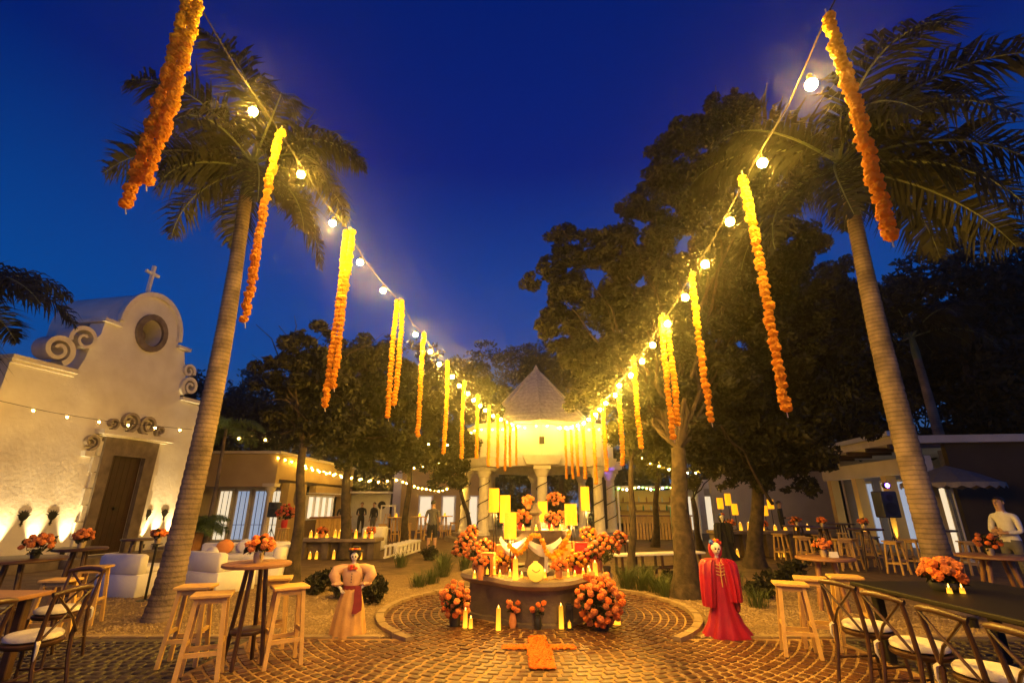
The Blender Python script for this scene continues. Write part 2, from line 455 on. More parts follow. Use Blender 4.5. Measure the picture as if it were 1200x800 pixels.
# individually placed: the 300 that show largest, kept to those not under the tables
near = bv[:300]; ns = set(id(b) for b in near)
bm_ = MB(); bm_.rbox((0, 0, 0), (.098, .122, .032), .010); brick_me = bm_.mesh('brick', m_brick)
for b in near:
    o = link('brick', brick_me, ringo if b[3] else paving, (b[0], b[1], -.003 + (.006 if b[3] else 0) + random.uniform(-.003, .003)))
    o.rotation_euler = (random.uniform(-.02, .02), random.uniform(-.02, .02), b[2] + random.uniform(-.02, .02))
    o.scale = (random.uniform(.93, 1.03), random.uniform(.92, 1.02), 1)
cobs = []
y = 2.6
while y < FE - .08:
    x = 3.82 + random.random() * .05
    while x < 8.5:
        for sx in (-1, 1): cobs.append((CX + sx * x + random.uniform(-.01, .01), y + random.uniform(-.012, .012), random.uniform(-.15, .15), sx))
        x += random.uniform(.115, .15)
    y += .125
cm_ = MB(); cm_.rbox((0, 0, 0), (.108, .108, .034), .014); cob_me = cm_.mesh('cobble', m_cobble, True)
cobs.sort(key=lambda c: math.hypot(c[0], c[1]) if vis(c) else 99)
cj = {-1: MB(), 1: MB()}
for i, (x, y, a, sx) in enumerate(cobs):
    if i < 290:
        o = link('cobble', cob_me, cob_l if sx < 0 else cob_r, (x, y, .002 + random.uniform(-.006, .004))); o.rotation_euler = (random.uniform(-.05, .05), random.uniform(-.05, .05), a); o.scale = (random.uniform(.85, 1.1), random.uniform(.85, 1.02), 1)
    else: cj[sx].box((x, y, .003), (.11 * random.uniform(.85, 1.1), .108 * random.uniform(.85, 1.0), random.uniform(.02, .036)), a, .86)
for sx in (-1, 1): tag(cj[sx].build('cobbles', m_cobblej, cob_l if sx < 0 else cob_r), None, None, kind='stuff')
jb = {True: MB(), False: MB()}
for b in bricks:
    if id(b) in ns: continue
    h = .022 + random.uniform(-.004, .004)
    M = Matrix.Rotation(b[2] + random.uniform(-.025, .025), 3, 'Z') @ Matrix.Rotation(random.uniform(-.02, .02), 3, 'X')
    jb[b[3]].box((b[0], b[1], h / 2 - .010 + (.008 if b[3] else 0)), (.097 * random.uniform(.93, 1.03), .123 * random.uniform(.90, 1.03), h), M, .90)
for k in (False, True):
    tag(jb[k].build('bricks', m_brickj, ringo if k else paving), None, None, kind='stuff')

# ------------------------------------------------------------------ flowers
def flower_mesh(name, mt, r=.035, petals=26):
    b = MB(); V, Fc = ICO[3]
    pd = []
    for i in range(petals):
        z = 1 - 2 * (i + .5) / petals; a = i * 2.39996; q = math.sqrt(1 - z * z)
        v_ = Vector((q * math.cos(a), q * math.sin(a), z)) + Vector((random.uniform(-.2, .2), random.uniform(-.2, .2), random.uniform(-.2, .2))); pd.append((v_.normalized(), random.uniform(-.10, .12)))
    vs = []
    for q in V:
        w = Vector(q); dd = sorted(((w - p).length, h) for p, h in pd)[:2]
        k = r * (.80 + dd[0][1] + .75 * min(.30, dd[1][0] - dd[0][0]) + random.uniform(-.035, .035))
        vs.append((q[0] * k, q[1] * k, q[2] * k * .85))
    b.add(vs, Fc)
    return b.mesh(name, mt, False)
FL = {}
for nm, mt in (('yel', m_yel), ('yor', m_yor), ('ora', m_ora), ('coral', m_coral), ('pink', m_pink), ('rust', m_rust), ('red', m_redfl)):
    FL[nm] = [flower_mesh('blossom', mt, 1.0) for _ in range(3)]
def blossom(parent, p, r, kind, name='blossom'):
    o = link(name, random.choice(FL[kind]), parent, p)
    o.rotation_euler = (random.uniform(-.6, .6), random.uniform(-.6, .6), random.random() * 6)
    o.scale = (r * random.uniform(.85, 1.15),) * 3
    return o
def bouquet_ball(parent, c, R_, n, fr, kinds, squash=.9, leaf=True, lower=-.5):
    for i in range(n):
        z = lower + (1 - lower) * (i + .5) / n
        a = i * 2.39996 + random.uniform(-.2, .2); q = math.sqrt(max(0, 1 - z * z))
        rr = R_ * random.uniform(.74, 1.14)
        blossom(parent, (c[0] + rr * q * math.cos(a), c[1] + rr * q * math.sin(a), c[2] + rr * z * squash), fr, random.choice(kinds))
    if leaf:
        l_ = leaves('leaves', [c], [R_ * .85], max(60, n * 8), fr * .95, m_leafB, parent, shell=.3)

# ------------------------------------------------------------------ light strings with bulbs and garlands
bb = MB(); bb.cur = 0; bb.blob((0, 0, -.07), .033, 2); bb.cur = 1; bb.tube([(0, 0, 0), (0, 0, -.045)], .016, 6)
bulb_me = bb.mesh('bulb', [m_bulb, m_metal], True)
bb = MB(); bb.blob((0, 0, -.055), .03, 1); bb.cur = 1; bb.tube([(0, 0, 0), (0, 0, -.035)], .012, 5)
sbulb_me = bb.mesh('bulb', [m_bulbs, m_metal], True)
bb = MB(); bb.blob((0, 0, -.055), .03, 1); bb.cur = 1; bb.tube([(0, 0, 0), (0, 0, -.035)], .012, 5)
dbulb_me = bb.mesh('bulb', [m_bulbd, m_metal], True)
def string(label, pts, bulbs, small=True, wr=.008, dim=False):
    p0 = pts[0]
    t = T('string_lights', label, 'string lights', p0, 0, 'strings of warm bulbs')
    b = MB(); b.tube([Vector(p) - Vector(p0) for p in pts], wr, 4); b.build('wire', m_metal, t)
    for p in bulbs: link('bulb', dbulb_me if dim else (sbulb_me if small else bulb_me), t, Vector(p) - Vector(p0))
    return t
def catenary(a, b, sag, n=16):
    a, b = Vector(a), Vector(b)
    return [a.lerp(b, i / n) - Vector((0, 0, sag * 4 * (i / n) * (1 - i / n))) for i in range(n + 1)]
def interp(pts, s):                                  # point by y along a polyline
    for p, q in zip(pts, pts[1:]):
        if p.y <= s <= q.y: return p.lerp(q, (s - p.y) / (q.y - p.y))
    return pts[-1]
LP = (-2.446, .1323); RP = (1.730, .0135)
gl = [((228, -6), (157, 240), 2), ((330, 150), (284, 375), 1), ((410, 268), (396, 475), 2), ((469, 350), (465, 488), 2), ((497, 388), (493, 510), 1),
      ((524.5, 421), (524, 530), 1), ((544, 445), (544, 536), 1), ((560, 461), (561, 536), 1), ((573, 474), (573, 545), 1), ((583.5, 485), (583.5, 547), 1),
      ((592, 492), (592, 551), 1), ((598, 495), (598, 546), 1), ((605, 498), (605, 544), 1)]
gr = [((968, 14), (1045, 275), 1), ((870, 203), (920, 478), 1), ((810, 317), (828, 492), 1), ((777, 368), (795, 512), 2), ((742.7, 416), (754.7, 524), 1),
      ((723, 447), (732, 544), 1), ((706, 467), (714.7, 551), 1), ((694, 480), (702.7, 566), 1), ((682.7, 492), (685, 560), 1), ((675.5, 496), (677, 557), 1),
      ((669, 498), (669, 560), 1), ((662, 500), (662, 560), 1)]
lbul = [(297, 129), (353, 203), (390, 260), (422, 306), (449, 339), (487, 391), (504.5, 411), (514.7, 426), (530, 440.5), (538, 451), (548.5, 460.5), (555, 468),
        (562.7, 474.7), (568.5, 480), (578, 486.7), (587, 491), (593, 494), (600, 497), (607, 499)]
rbul = [(950, 97), (893, 189), (855, 258), (826, 308), (803, 347), (782, 378), (764.8, 403), (752.5, 422), (739.5, 438.7), (725.6, 450.7), (721, 462), (710, 471.5), (703, 479),
        (698, 485), (690, 490.7), (684, 495), (677, 498), (670, 500), (663, 501), (656, 501)]
gar_n = [0]
GLB = {('chapel side', 0): 'double strand of deep orange marigolds hanging before the pale palm crown', ('chapel side', 1): 'single strand marigold garland hanging beside the pale palm trunk', ('chapel side', 2): 'long double strand marigold garland above the tree with bare twigs', ('chapel side', 3): 'shorter double strand marigold garland above the leafy tree by the ochre house',
       ('big tree side', 0): 'single marigold garland before the fronds of the palm by the black table', ('big tree side', 1): 'long single marigold garland before the dark spreading tree', ('big tree side', 2): 'single marigold garland before the big dark tree crown', ('big tree side', 3): 'double strand marigold garland before the big dark tree trunk fork'}
def garland(top, L, strands, side, near, gi):
    st_ = 'single strand' if strands == 1 else 'double strand'
    grp = st_ + ' marigold garlands on the ' + side + ' string'
    where = 'high over the plaza' if near else ('partway along' if top.y < 12 else 'close to the pavilion')
    lb = st_ + ' marigold garland ' + where + ' on the ' + side + ' string'
    lb = GLB.get((side, gi), lb)
    t = T('marigold_garland', lb, 'garland', top, random.random() * .3, grp)
    for k in range(strands):
        Ls = L * (1 if k == 0 else .9); ox = (k - (strands - 1) / 2) * .066
        n = int(Ls / .050); sway = random.uniform(-.02, .02)
        cord = MB(); cord.tube([(ox * .3, 0, .02), (ox, 0, -.1), (ox + sway, 0, -Ls * .5), (ox, 0, -Ls), (ox + .012, .01, -Ls - .06)], .004, 4); cord.build('cord', m_cushion, t)
        parts = {'yel': MB(), 'yor': MB(), 'ora': MB()}
        for i in range(n):
            f = (i + .5) / n
            ff = f + random.uniform(-.10, .10)
            kd = 'yel' if ff < .30 else ('yor' if ff < .58 else 'ora')  # yellow tops partly carry the bulb light in the flower colour
            p = (ox + sway * math.sin(PI * f) + random.uniform(-.008, .008), random.uniform(-.008, .008), -.02 - f * Ls)
            if near: blossom(t, p, .036, kd, 'marigold')
            else: parts[kd].blob(p, .039 + .012 * min(1, max(0, (top.y - 6) / 8)), 2, .12, (1, 1, .8))
        if not near:
            for kd, mt in (('yel', m_yel), ('yor', m_yor), ('ora', m_ora)):
                if parts[kd].v: tag(parts[kd].build('marigolds', mt, t), None, None, kind='stuff')
for side, P_, gs, bs, ext in (('chapel side', LP, gl, lbul, None), ('big tree side', RP, gr, rbul, None)):
    tops = [PL(u, v, *P_) for (u, v), _, _ in gs]
    bpts = [PL(u, v, *P_) + Vector((0, 0, .055)) for u, v in bs]
    allp = sorted(tops + bpts, key=lambda p: p.y)
    # smooth wire through the tops and bulbs
    ys = np.array([p.y for p in allp]); zs = np.array([p.z for p in allp])
    cf = np.polyfit(ys, zs, 4)
    yy = np.linspace(ys.min(), ys.max(), 40)
    wire = [Vector((P_[0] + P_[1] * y, y, np.interp(y, ys, zs) * .6 + np.polyval(cf, y) * .4)) for y in yy]
    d0 = (wire[0] - wire[3]); d0 = d0 / abs(d0.y)
    wire = [wire[0] + d0 * k for k in (6, 4, 2)] + wire
    wp = lambda p: interp(wire, p.y)
    # the run on to the pavilion
    end = Vector((.9 if side == 'chapel side' else 1.7, 21.25, 5.0))
    wire2 = wire + [end]
    string('string of bare warm bulbs with garlands running overhead on the ' + side, wire2, [p - Vector((0, 0, .0)) for p in bpts], False, .006)
    for gi, ((tp, bt, st), p) in enumerate(zip(gs, tops)):
        q = wp(p)
        d = ray(*bt); t_ = p.y / d[1]; zb = CH + d[2] * t_
        L = p.z - zb
        garland(p, max(.8, min(2.4, L)), st, side, p.y < 6.0, gi)

# ------------------------------------------------------------------ the pavilion
GX, GY = 1.27, 24.5
gz = T('garden_pavilion', 'octagonal white pavilion with stone columns and tiled pyramid roof', 'pavilion', (GX, GY, 0))
b = MB(); b.lathe([(4.5, -.05), (4.5, .16), (4.45, .18), (4.45, .19)], n=8); b.lathe([(4.15, .18), (4.15, .34), (4.1, .36)], n=8); b.build('plinth', m_coping, gz)
GA = [R(-90 + 45 * k) for k in range(8)]
cb = MB(); cb.lathe([(.30, .34), (.30, .46), (.25, .50), (.235, .55), (.215, 1.6), (.20, 2.72), (.25, 2.76), (.25, 2.82), (.33, 2.95), (.33, 3.02)], n=16)
cb.box((0, 0, 3.09), (.72, .72, .14)); col_me = cb.mesh('column', m_plaster_trim, True)
for a in GA:
    o = link('column', col_me, gz, (3.55 * math.cos(a), 3.55 * math.sin(a), 0)); o.rotation_euler = (0, 0, a)
def octring(r0, r1, z0, z1):
    q = MB(); q.prism([(r1 * math.cos(a), r1 * math.sin(a)) for a in GA], lambda x, y, d: (x, y, z0 + (z1 - z0) * d), 1.0, [[(r0 * math.cos(a), r0 * math.sin(a)) for a in GA]]); return q
octring(3.15, 3.95, 3.165, 3.52).build('architrave', m_plaster_trim, gz)
dr = octring(3.40, 3.80, 3.523, 4.92).build('drum', mat('drum_plaster', (.66, .62, .57), (.74, .70, .65), 2, .9, .2, 15), gz)
octring(3.3, 3.98, 4.923, 5.06).build('cornice', m_plaster_trim, dr)
# corbel blocks over the columns
for a in GA:
    q = MB(); q.box((3.72 * math.cos(a), 3.72 * math.sin(a), 3.38), (.62, 1.35, .36), a, 1.22); q.build('corbel', m_plaster_trim, gz)
rows = 17
rt = MB()
for i in range(rows):                                # tile courses, each lapping the one below
    z0 = 4.86 + 3.5 * i / rows; z1 = z0 + 3.5 / rows + .01
    r0 = 3.30 * (1 - i / rows) + .03; r1 = 3.30 * (1 - (i + 1) / rows) + .005
    rings = [[(r0 * math.cos(a), r0 * math.sin(a), z0) for a in GA], [(r0 * math.cos(a), r0 * math.sin(a), z0 + .05) for a in GA], [(r1 * math.cos(a), r1 * math.sin(a), z1 + .03) for a in GA]]
    rt.stack(rings, cap=False)
ro = rt.build('roof', m_roof, gz)
q = MB(); q.lathe([(.10, 8.30), (.13, 8.40), (.07, 8.52), (.02, 8.62)], n=8); q.build('finial', m_roof, ro)
for k in range(8):
    a = GA[k]; q = MB(); q.tube([(3.34 * math.cos(a), 3.34 * math.sin(a), 4.92), (0, 0, 8.44)], .045, 5); q.build('ridge', m_roof, ro)
q = MB(); q.box((0, -3.80, 4.2), (.22, .2, .30)); q.box((0, -3.72, 4.4), (.12, .12, .12)); q.build('lantern', m_metal, gz)
q = MB(); q.lathe([(3.38, 3.55), (3.38, 3.60)], n=8); q.build('ceiling', m_cream, gz)
# vine twisted round each front column
for a in (GA[0], GA[1], GA[7], GA[2], GA[6]):
    q = MB(); cx_, cy_ = 3.55 * math.cos(a), 3.55 * math.sin(a)
    q.tube([(cx_ + .25 * math.cos(t * .5), cy_ + .25 * math.sin(t * .5), .5 + t * .055) for t in range(0, 42)], .022, 4); q.build('vine', m_bark, gz)

# ------------------------------------------------------------------ the chapel
AX, AY = -12.8, 13.2
dn = math.hypot(.18, .984); DXX, DYY = .18 / dn, .984 / dn
def CHP(s, z, d): return (AX + s * DXX + d * DYY, AY + s * DYY - d * DXX, z)          # d > 0 comes out of the wall
ch = T('chapel', 'whitewashed chapel with curved bell gable, carved doorway and cross', 'chapel', (0, 0, 0))
arc2 = [(2.27 + 1.13 * math.cos(t), 7.22 + 1.33 * math.sin(t)) for t in [PI * k / 18 for k in range(19)]]
outline = [(-1.3, -.1), (4.95, -.1), (4.95, 5.15), (4.0, 5.2), (3.95, 5.6), (4.05, 6.2), (3.85, 6.6), (3.75, 6.95), (3.41, 6.98)] + arc2 + \
          [(1.14, 7.0), (.72, 6.98), (.70, 6.6), (.52, 6.25), (.45, 5.7), (.30, 5.2), (-1.3, 5.2)]
door_h = [(1.96, .22), (3.06, .22), (3.06, 3.05), (1.96, 3.05)]
ocu = [(2.28 + .40 * math.cos(t), 7.17 + .46 * math.sin(t)) for t in [2 * PI * k / 24 for k in range(24)]]
q = MB(); q.prism(outline, lambda s, z, d: CHP(s, z, -d), .55, [door_h, ocu]); fac = q.build('wall', m_plaster, ch)
# nave body behind and left return
q = MB(); q.prism([(-1.3, -.1), (4.9, -.1), (4.9, 5.0), (-1.3, 5.0)], lambda s, z, d: CHP(s, z, -.56 - d), 9); q.build('nave', m_plaster, ch)
q = MB(); q.prism([(1.14, 5.0), (3.41, 5.0)] + arc2, lambda s, z, d: CHP(s, z, -.56 - d), 2.2, [ocu]); q.build('gable_vault', m_plaster, ch)
q = MB(); q.prism([(-.9, 4.99), (4.5, 4.99), (4.5, 5.9), (-.9, 5.9)], lambda s, z, d: CHP(s, z, -2.8 - d), 5.5); q.build('upper_roof', m_roof, ch)
def csurf(name, poly, d0, d1, mt, holes=(), par=None):
    w = MB(); w.prism(poly, lambda s, z, d: CHP(s, z, d0 + (d1 - d0) * d), 1.0, holes); return w.build(name, mt, par or ch)
rect = lambda a, b_, c, d: [(a, c), (b_, c), (b_, d), (a, d)]
csurf('ledge', rect(-1.36, .30, 5.21, 5.33), -.6, .14, m_plaster_trim)
csurf('ledge', rect(-1.32, .26, 5.12, 5.205), -.5, .07, m_plaster_trim)
csurf('ledge', rect(4.0, 5.0, 5.21, 5.33), -.6, .14, m_plaster_trim)
csurf('ledge', rect(.62, 1.20, 7.0, 7.11), -1.2, .12, m_plaster_trim)
csurf('ledge', rect(3.36, 3.92, 7.0, 7.11), -1.2, .12, m_plaster_trim)
# moulding over the gable arch
po = [(2.27 + 1.19 * math.cos(t), 7.22 + 1.39 * math.sin(t)) for t in [PI * k / 18 for k in range(19)]]
pi_ = [(2.27 + 1.03 * math.cos(t), 7.22 + 1.22 * math.sin(t)) for t in [PI - PI * k / 18 for k in range(19)]]
csurf('arch_moulding', po + pi_, -.05, .10, m_plaster_trim)
ro_ = [(2.28 + .58 * math.cos(t), 7.17 + .66 * math.sin(t)) for t in [2 * PI * k / 24 for k in range(24)]]
csurf('oculus_ring', ro_, .003, .10, m_stone, [ocu])
q = MB(); q.lathe([(.36, 0), (.36, .06)], n=14); 
q = MB(); q.prism(ocu, lambda s, z, d: CHP(s, z, -2.0 - d), .05); q.build('oculus_shutter', m_door, ch)
q = MB(); q.blob(CHP(2.28, 7.1, -.5), .22, 2, 0, (1, 1, 1.2)); q.tube([CHP(2.28, 7.2, -.5), CHP(2.28, 7.6, -.5)], .05, 6); q.build('bell', m_stone, ch, True)
# volutes: spirals as thick tubes
def spiral(name, s0, z0, r0, turns, flip, thick, d, par=None, mt=None, start=0.0, depth=.5):
    w = MB(); pts = []; n = int(26 * turns)
    for k in range(n + 1):
        t = k / n; a = start + flip * 2 * PI * turns * t; rr = r0 * (1 - .8 * t)
        pts.append((s0 + rr * math.cos(a), z0 + rr * math.sin(a), thick * (1 - .5 * t)))
    inner = []; outer = []
    for k, (s, z, th) in enumerate(pts):
        k0 = pts[max(k - 1, 0)]; k1 = pts[min(k + 1, n)]
        tx, tz = k1[0] - k0[0], k1[1] - k0[1]; L = math.hypot(tx, tz) or 1
        nx, nz = -tz / L, tx / L
        outer.append((s + nx * th / 2, z + nz * th / 2)); inner.append((s - nx * th / 2, z - nz * th / 2))
    rings = [[CHP(o[0], o[1], d), CHP(i[0], i[1], d), CHP(i[0], i[1], d - depth), CHP(o[0], o[1], d - depth)] for o, i in zip(outer, inner)]
    w.stack(rings); return w.build(name, mt or m_plaster_trim, par or ch)
spiral('volute', -.36, 5.76, .42, 1.6, 1, .16, .10, start=R(-60))
spiral('volute', .24, 6.26, .40, 1.4, -1, .13, .10, start=R(200))
spiral('volute', 4.25, 5.75, .36, 1.6, -1, .15, .10, start=R(240))
spiral('volute', 4.05, 6.30, .26, 1.3, 1, .12, .10, start=R(-20))
# doorway
sur = [(1.66, .2), (1.96, .2), (1.96, 3.05), (3.06, 3.05), (3.06, .2), (3.44, .2), (3.46, 3.58), (1.60, 3.58)]
csurf('door_surround', sur, .003, .16, m_stone)
for k in range(7):
    for s in ((1.50, 1.655), (3.47, 3.62)):
        csurf('quoin', rect(s[0] - (.07 if k % 2 else 0) * (1 if s[0] < 2 else 0), s[1] + (.07 if k % 2 else 0) * (0 if s[0] < 2 else 1), .24 + k * .46, .24 + k * .46 + .44), .003, .09, m_plaster_trim)
csurf('door_cornice', rect(1.32, 3.82, 3.64, 3.78), .003, .34, m_plaster_trim)
csurf('door_cornice', rect(1.44, 3.68, 3.585, 3.637), .003, .24, m_plaster_trim)
spiral('scroll', 2.25, 4.14, .32, 1.7, 1, .10, .15, mt=m_scroll, start=R(-90), depth=.14)
spiral('scroll', 2.93, 4.12, .32, 1.7, -1, .10, .15, mt=m_scroll, start=R(-90), depth=.14)
spiral('scroll', 1.72, 4.0, .18, 1.3, 1, .07, .15, mt=m_scroll, start=R(-90), depth=.14)
spiral('scroll', 3.42, 4.0, .18, 1.3, -1, .07, .15, mt=m_scroll, start=R(-90), depth=.14)
spiral('scroll', 1.22, 3.38, .23, 1.5, 1, .075, .15, mt=m_scroll, start=R(-90), depth=.14)
csurf('corbel', [(1.1, 2.95), (1.3, 2.95), (1.36, 3.12), (1.08, 3.12)], .003, .16, m_plaster_trim)
dr_ = csurf('door', rect(1.96, 3.06, .22, 3.05), -.12, -.02, m_door)
for k in range(6):
    s = 1.98 + k * .178
    w = MB(); w.prism(rect(s, s + .168, .24, 3.03), lambda a, z, d: CHP(a, z, -.017 + .03 * d), 1.0); w.build('plank', m_door, dr_)
w = MB(); w.tube([CHP(2.52, 1.5, .01), CHP(2.52, 1.5, .07)], .05, 8); w.build('knocker', m_metal, dr_)
csurf('step', rect(1.0, 4.2, -.02, .20), .003, .75, m_stone)
csurf('plinth', rect(-1.35, .98, -.02, .27), .003, .45, m_stone); csurf('plinth', rect(4.22, 4.95, -.02, .27), .003, .45, m_stone)
# cross
w = MB(); w.box(CHP(2.0, 9.12, -.25), (.10, .10, 1.0)); w.box(CHP(2.0, 9.32, -.25), (.085, .52, .10), math.atan2(-DXX, DYY)); w.build('cross', m_bone, ch)
# four flame-heart ornaments on the wall
for s in (.1, .8, 3.76, 4.41):
    o = T('wall_ornament', 'dark iron flaming heart fixed low on the chapel wall', 'ornament', CHP(s, 1.32, .02), 0, 'iron hearts on the chapel wall'); o.scale = (.8,) * 3
    w = MB(); rel = lambda a, z, d: Vector(CHP(s + a, 1.32 + z, d + .004)) - Vector(CHP(s, 1.32, .02))
    heart = [(.145 * math.cos(t) * (1 - .25 * (math.sin(t) < 0) * abs(math.sin(t))), .13 * math.sin(t)) for t in [2 * PI * k / 16 for k in range(16)]]
    w.prism(heart, lambda a, z, d: rel(a, z, .018 * d), 1.0); w.build('heart', m_metal, o)
    w = MB()
    for k in range(7):
        a = R(20 + k * 23.3); c0, s0 = math.cos(a), math.sin(a)
        w.prism([(.14 * c0 + .03 * s0, .13 * s0 - .03 * c0), (.14 * c0 - .03 * s0, .13 * s0 + .03 * c0), (.24 * c0, .22 * s0)], lambda a_, z, d: rel(a_, z, .014 * d), 1.0)
    w.build('rays', m_metal, o)
    w = MB(); w.prism([(-.035, -.13), (.035, -.13), (.015, -.30), (-.015, -.30)], lambda a_, z, d: rel(a_, z, .014 * d), 1.0); w.prism([(-.06, -.24), (.06, -.24), (.03, -.205), (-.03, -.205)], lambda a_, z, d: rel(a_, z, .016 * d), 1.0); w.build('stem', m_metal, o)
def uplight(p, aim, energy, label, group, col=(1, .72, .30), size=50, blend=.9):
    t = T('ground_spotlight', label, 'spotlight', p, 0, group)
    w = MB(); w.lathe([(.055, 0), (.055, .10), (.065, .12), (.05, .12), (.045, .07)], n=10); w.build('housing', m_metal, t)
    L = bpy.data.lights.new('lamp', 'SPOT'); L.energy = energy; L.color = col; L.spot_size = R(size); L.spot_blend = blend; L.shadow_soft_size = .03
    o = bpy.data.objects.new('lamp', L); COL.objects.link(o); o.parent = t; o.location = (0, 0, .14)
    o.rotation_euler = Vector(aim).to_track_quat('-Z', 'Y').to_euler()
for s in (-.35, .45, 1.25, 3.72, 4.18, 4.72):
    aim = Vector((-DYY, DXX, 0)) * .05 + Vector((0, 0, 1))
    uplight(CHP(s, .275, .13), aim, UPW, 'small ground spotlight washing the chapel wall', 'spotlights along the chapel wall', size=50, blend=1.0)

# ------------------------------------------------------------------ ochre house
bx, by, bz = -9.75, 20.5, 3.66
hs_ = T('garden_house', 'ochre flat roofed house with corner porch and lit glass doors', 'house', (bx, by, 0))
def P3(name, mt, *boxes, par=None, smooth=False):
    w = MB()
    for bx_ in boxes: w.box(*bx_)
    return w.build(name, mt, par or hs_)
# roof slab and beams (house runs left and back from the corner)
P3('roof', m_ochre, ((-2.2, 5, bz - .55), (4.4, 10.0, 1.0)))
P3('parapet_coping', m_cream, ((-2.2, 5, bz + .02), (4.6, 10.2, .10)))
P3('beam', m_ochre, ((-2.2, .16, bz - 1.2), (4.39, .31, .30)))
P3('wall', m_ochre, ((-4.55, 2.2, 1.25), (.40, 4.4, 2.5)))
P3('wall', m_ochre, ((-3.9, .2, 1.25), (.9, .42, 2.5)))
P3('wall', m_ochre, ((-.17, 2.3, 1.25), (.34, 1.9, 2.49)), ((-.17, 7.2, 2.25), (.34, 5.6, .5)), ((-.17, 9.2, 1.0), (.34, 1.6, 2.0)), ((-.17, 5.2, .45), (.34, 3.9, .9)))
P3('back_wall', m_cream, ((-2.2, 2.45, 1.25), (4.3, .16, 2.48)))
q = MB(); q.lathe([(.20, 0), (.20, .12), (.15, .16), (.13, 1.2), (.12, 2.05), (.18, 2.16), (.22, 2.3)], (-.25, .22, 0), 14); q.box((-.25, .22, 2.37), (.5, .5, .13)); q.build('column', m_cream, hs_, True)
for k, (x0, mt) in enumerate(((-3.25, m_pane), (-2.45, m_paneb), (-1.65, m_paneb), (-.85, m_pane))):
    d_ = P3('glass_door', m_whitepaint, ((x0, 2.33, 2.24), (.66, .06, .10)), ((x0, 2.33, .08), (.66, .06, .12)), ((x0 - .30, 2.33, 1.16), (.07, .06, 2.06)), ((x0 + .30, 2.33, 1.16), (.07, .06, 2.06)))
    P3('pane', mt, ((x0, 2.35, 1.16), (.52, .012, 2.03)), par=d_)
    P3('glazing_bar', m_metal, ((x0 - .12, 2.325, 1.16), (.02, .02, 2.02)), ((x0 + .12, 2.325, 1.16), (.02, .02, 2.02)), ((x0, 2.322, .75), (.52, .018, .02)), par=d_)
w_ = P3('window', m_whitepaint, ((-.02, 5.2, 2.0), (.2, 3.5, .09)), ((-.02, 5.2, .94), (.26, 3.6, .09)), *[((-.02, 3.5 + k * .85, 1.46), (.16, .08, 1.0)) for k in range(5)])
for k in range(4): P3('pane', m_pane, ((-.06, 3.925 + k * .85, 1.46), (.012, .76, .98)), par=w_)
P3('awning', m_whitepaint, *[((.3, 3.4 + k * .3, 2.12), (.62, .14, .03), None) for k in range(13)])
q = MB(); q.lathe([(.30, 0), (.24, .04), (.22, .02), (.12, .05), (.05, .07)], (0, 0, 0), 16)
o = q.build('oval_plaque', m_stone, hs_); o.location = (.002, 2.2, 1.95); o.rotation_euler = (0, PI / 2, 0); o.scale = (1.3, .9, 1)
P3('porch_floor', m_coping, ((-2.2, .9, .03), (4.6, 2.9, .1)))
# bright canopy wall behind it
x0 = D(432, 590, 31)
cw = T('canopy_wall', 'white lit wall with a round emblem behind the ochre house', 'wall', (x0.x, 31, 0))
w = MB(); w.box((0, 0, 1.1), (2.6, .2, 2.2)); w.build('panel', m_whitepaint, cw)
w = MB(); w.box((0, -.6, 2.27), (2.9, 1.4, .1)); w.build('canopy', m_whitepaint, cw)
w = MB(); w.lathe([(.24, 0), (.24, .03), (.18, .03), (.18, .01)], n=14); o = w.build('emblem', m_metal, cw); o.location = (.85, -.104, 1.55); o.rotation_euler = (PI / 2, 0, 0)
# yellow house far behind, left of the pavilion
x0 = D(520, 600, 33)
yh = T('yellow_house', 'bright yellow house with white corner behind the pavilion', 'house', (x0.x, 33, 0))
w = MB(); w.box((0, 2, 1.9), (6.4, 4, 3.8)); w.build('wall', m_yellowwall, yh)
w = MB(); w.box((-3.1, -.06, 1.9), (.5, .2, 3.9)); w.build('corner_pillar', m_whitepaint, yh)
w = MB(); w.box((0, 2, 3.86), (6.8, 4.4, .16)); w.build('coping', m_cream, yh)
for k in range(3):
    d_ = MB(); d_.box((-1.2 + k * 1.5, -.03, 1.1), (.95, .08, 2.1)); d_ = d_.build('door', m_whitepaint, yh)
    w = MB(); w.box((-1.2 + k * 1.5, -.09, 1.2), (.7, .03, 1.7)); w.build('pane', m_pane, d_)

# ------------------------------------------------------------------ the open pavilion house on the right
rb = T('terrace_house', 'low terrace house with white eave, pillars and glass front', 'house', (13.6, 17.2, 0), R(-7.5))
def RBp(name, mt, *boxes, par=None):
    w = MB()
    for b_ in boxes: w.box(*b_)
    return w.build(name, mt, par or rb)
RBp('roof', m_cream, ((3.0, 3.0, 3.72), (7.0, 7.4, .25)))
RBp('eave', m_silver, ((-.56, 3.0, 3.93), (.12, 7.4, .16)))
for k in range(6): RBp('rafter', m_darkwood, ((.3, -.4 + k * 1.35, 3.52), (1.6, .14, .14)))
RBp('beam', m_cream, ((.5, 3.0, 2.92), (.35, 7.0, .55)))
for k in range(4): RBp('pillar', m_yellowwall, ((.5, -.3 + k * 2.1, 1.32), (.34, .34, 2.64)))
for k in range(3):
    g_ = RBp('glass_door', m_whitepaint, ((1.2, .75 + k * 2.1, 2.5), (.06, 1.6, .08)), *[((1.2, .0 + k * 2.1 + j * .5, 1.25), (.06, .06, 2.5)) for j in range(4)])
    for j in range(3): RBp('pane', m_pane if (j + k) % 3 == 0 else m_paneb, ((1.22, .25 + k * 2.1 + j * .5, 1.25), (.02, .43, 2.4)), par=g_)
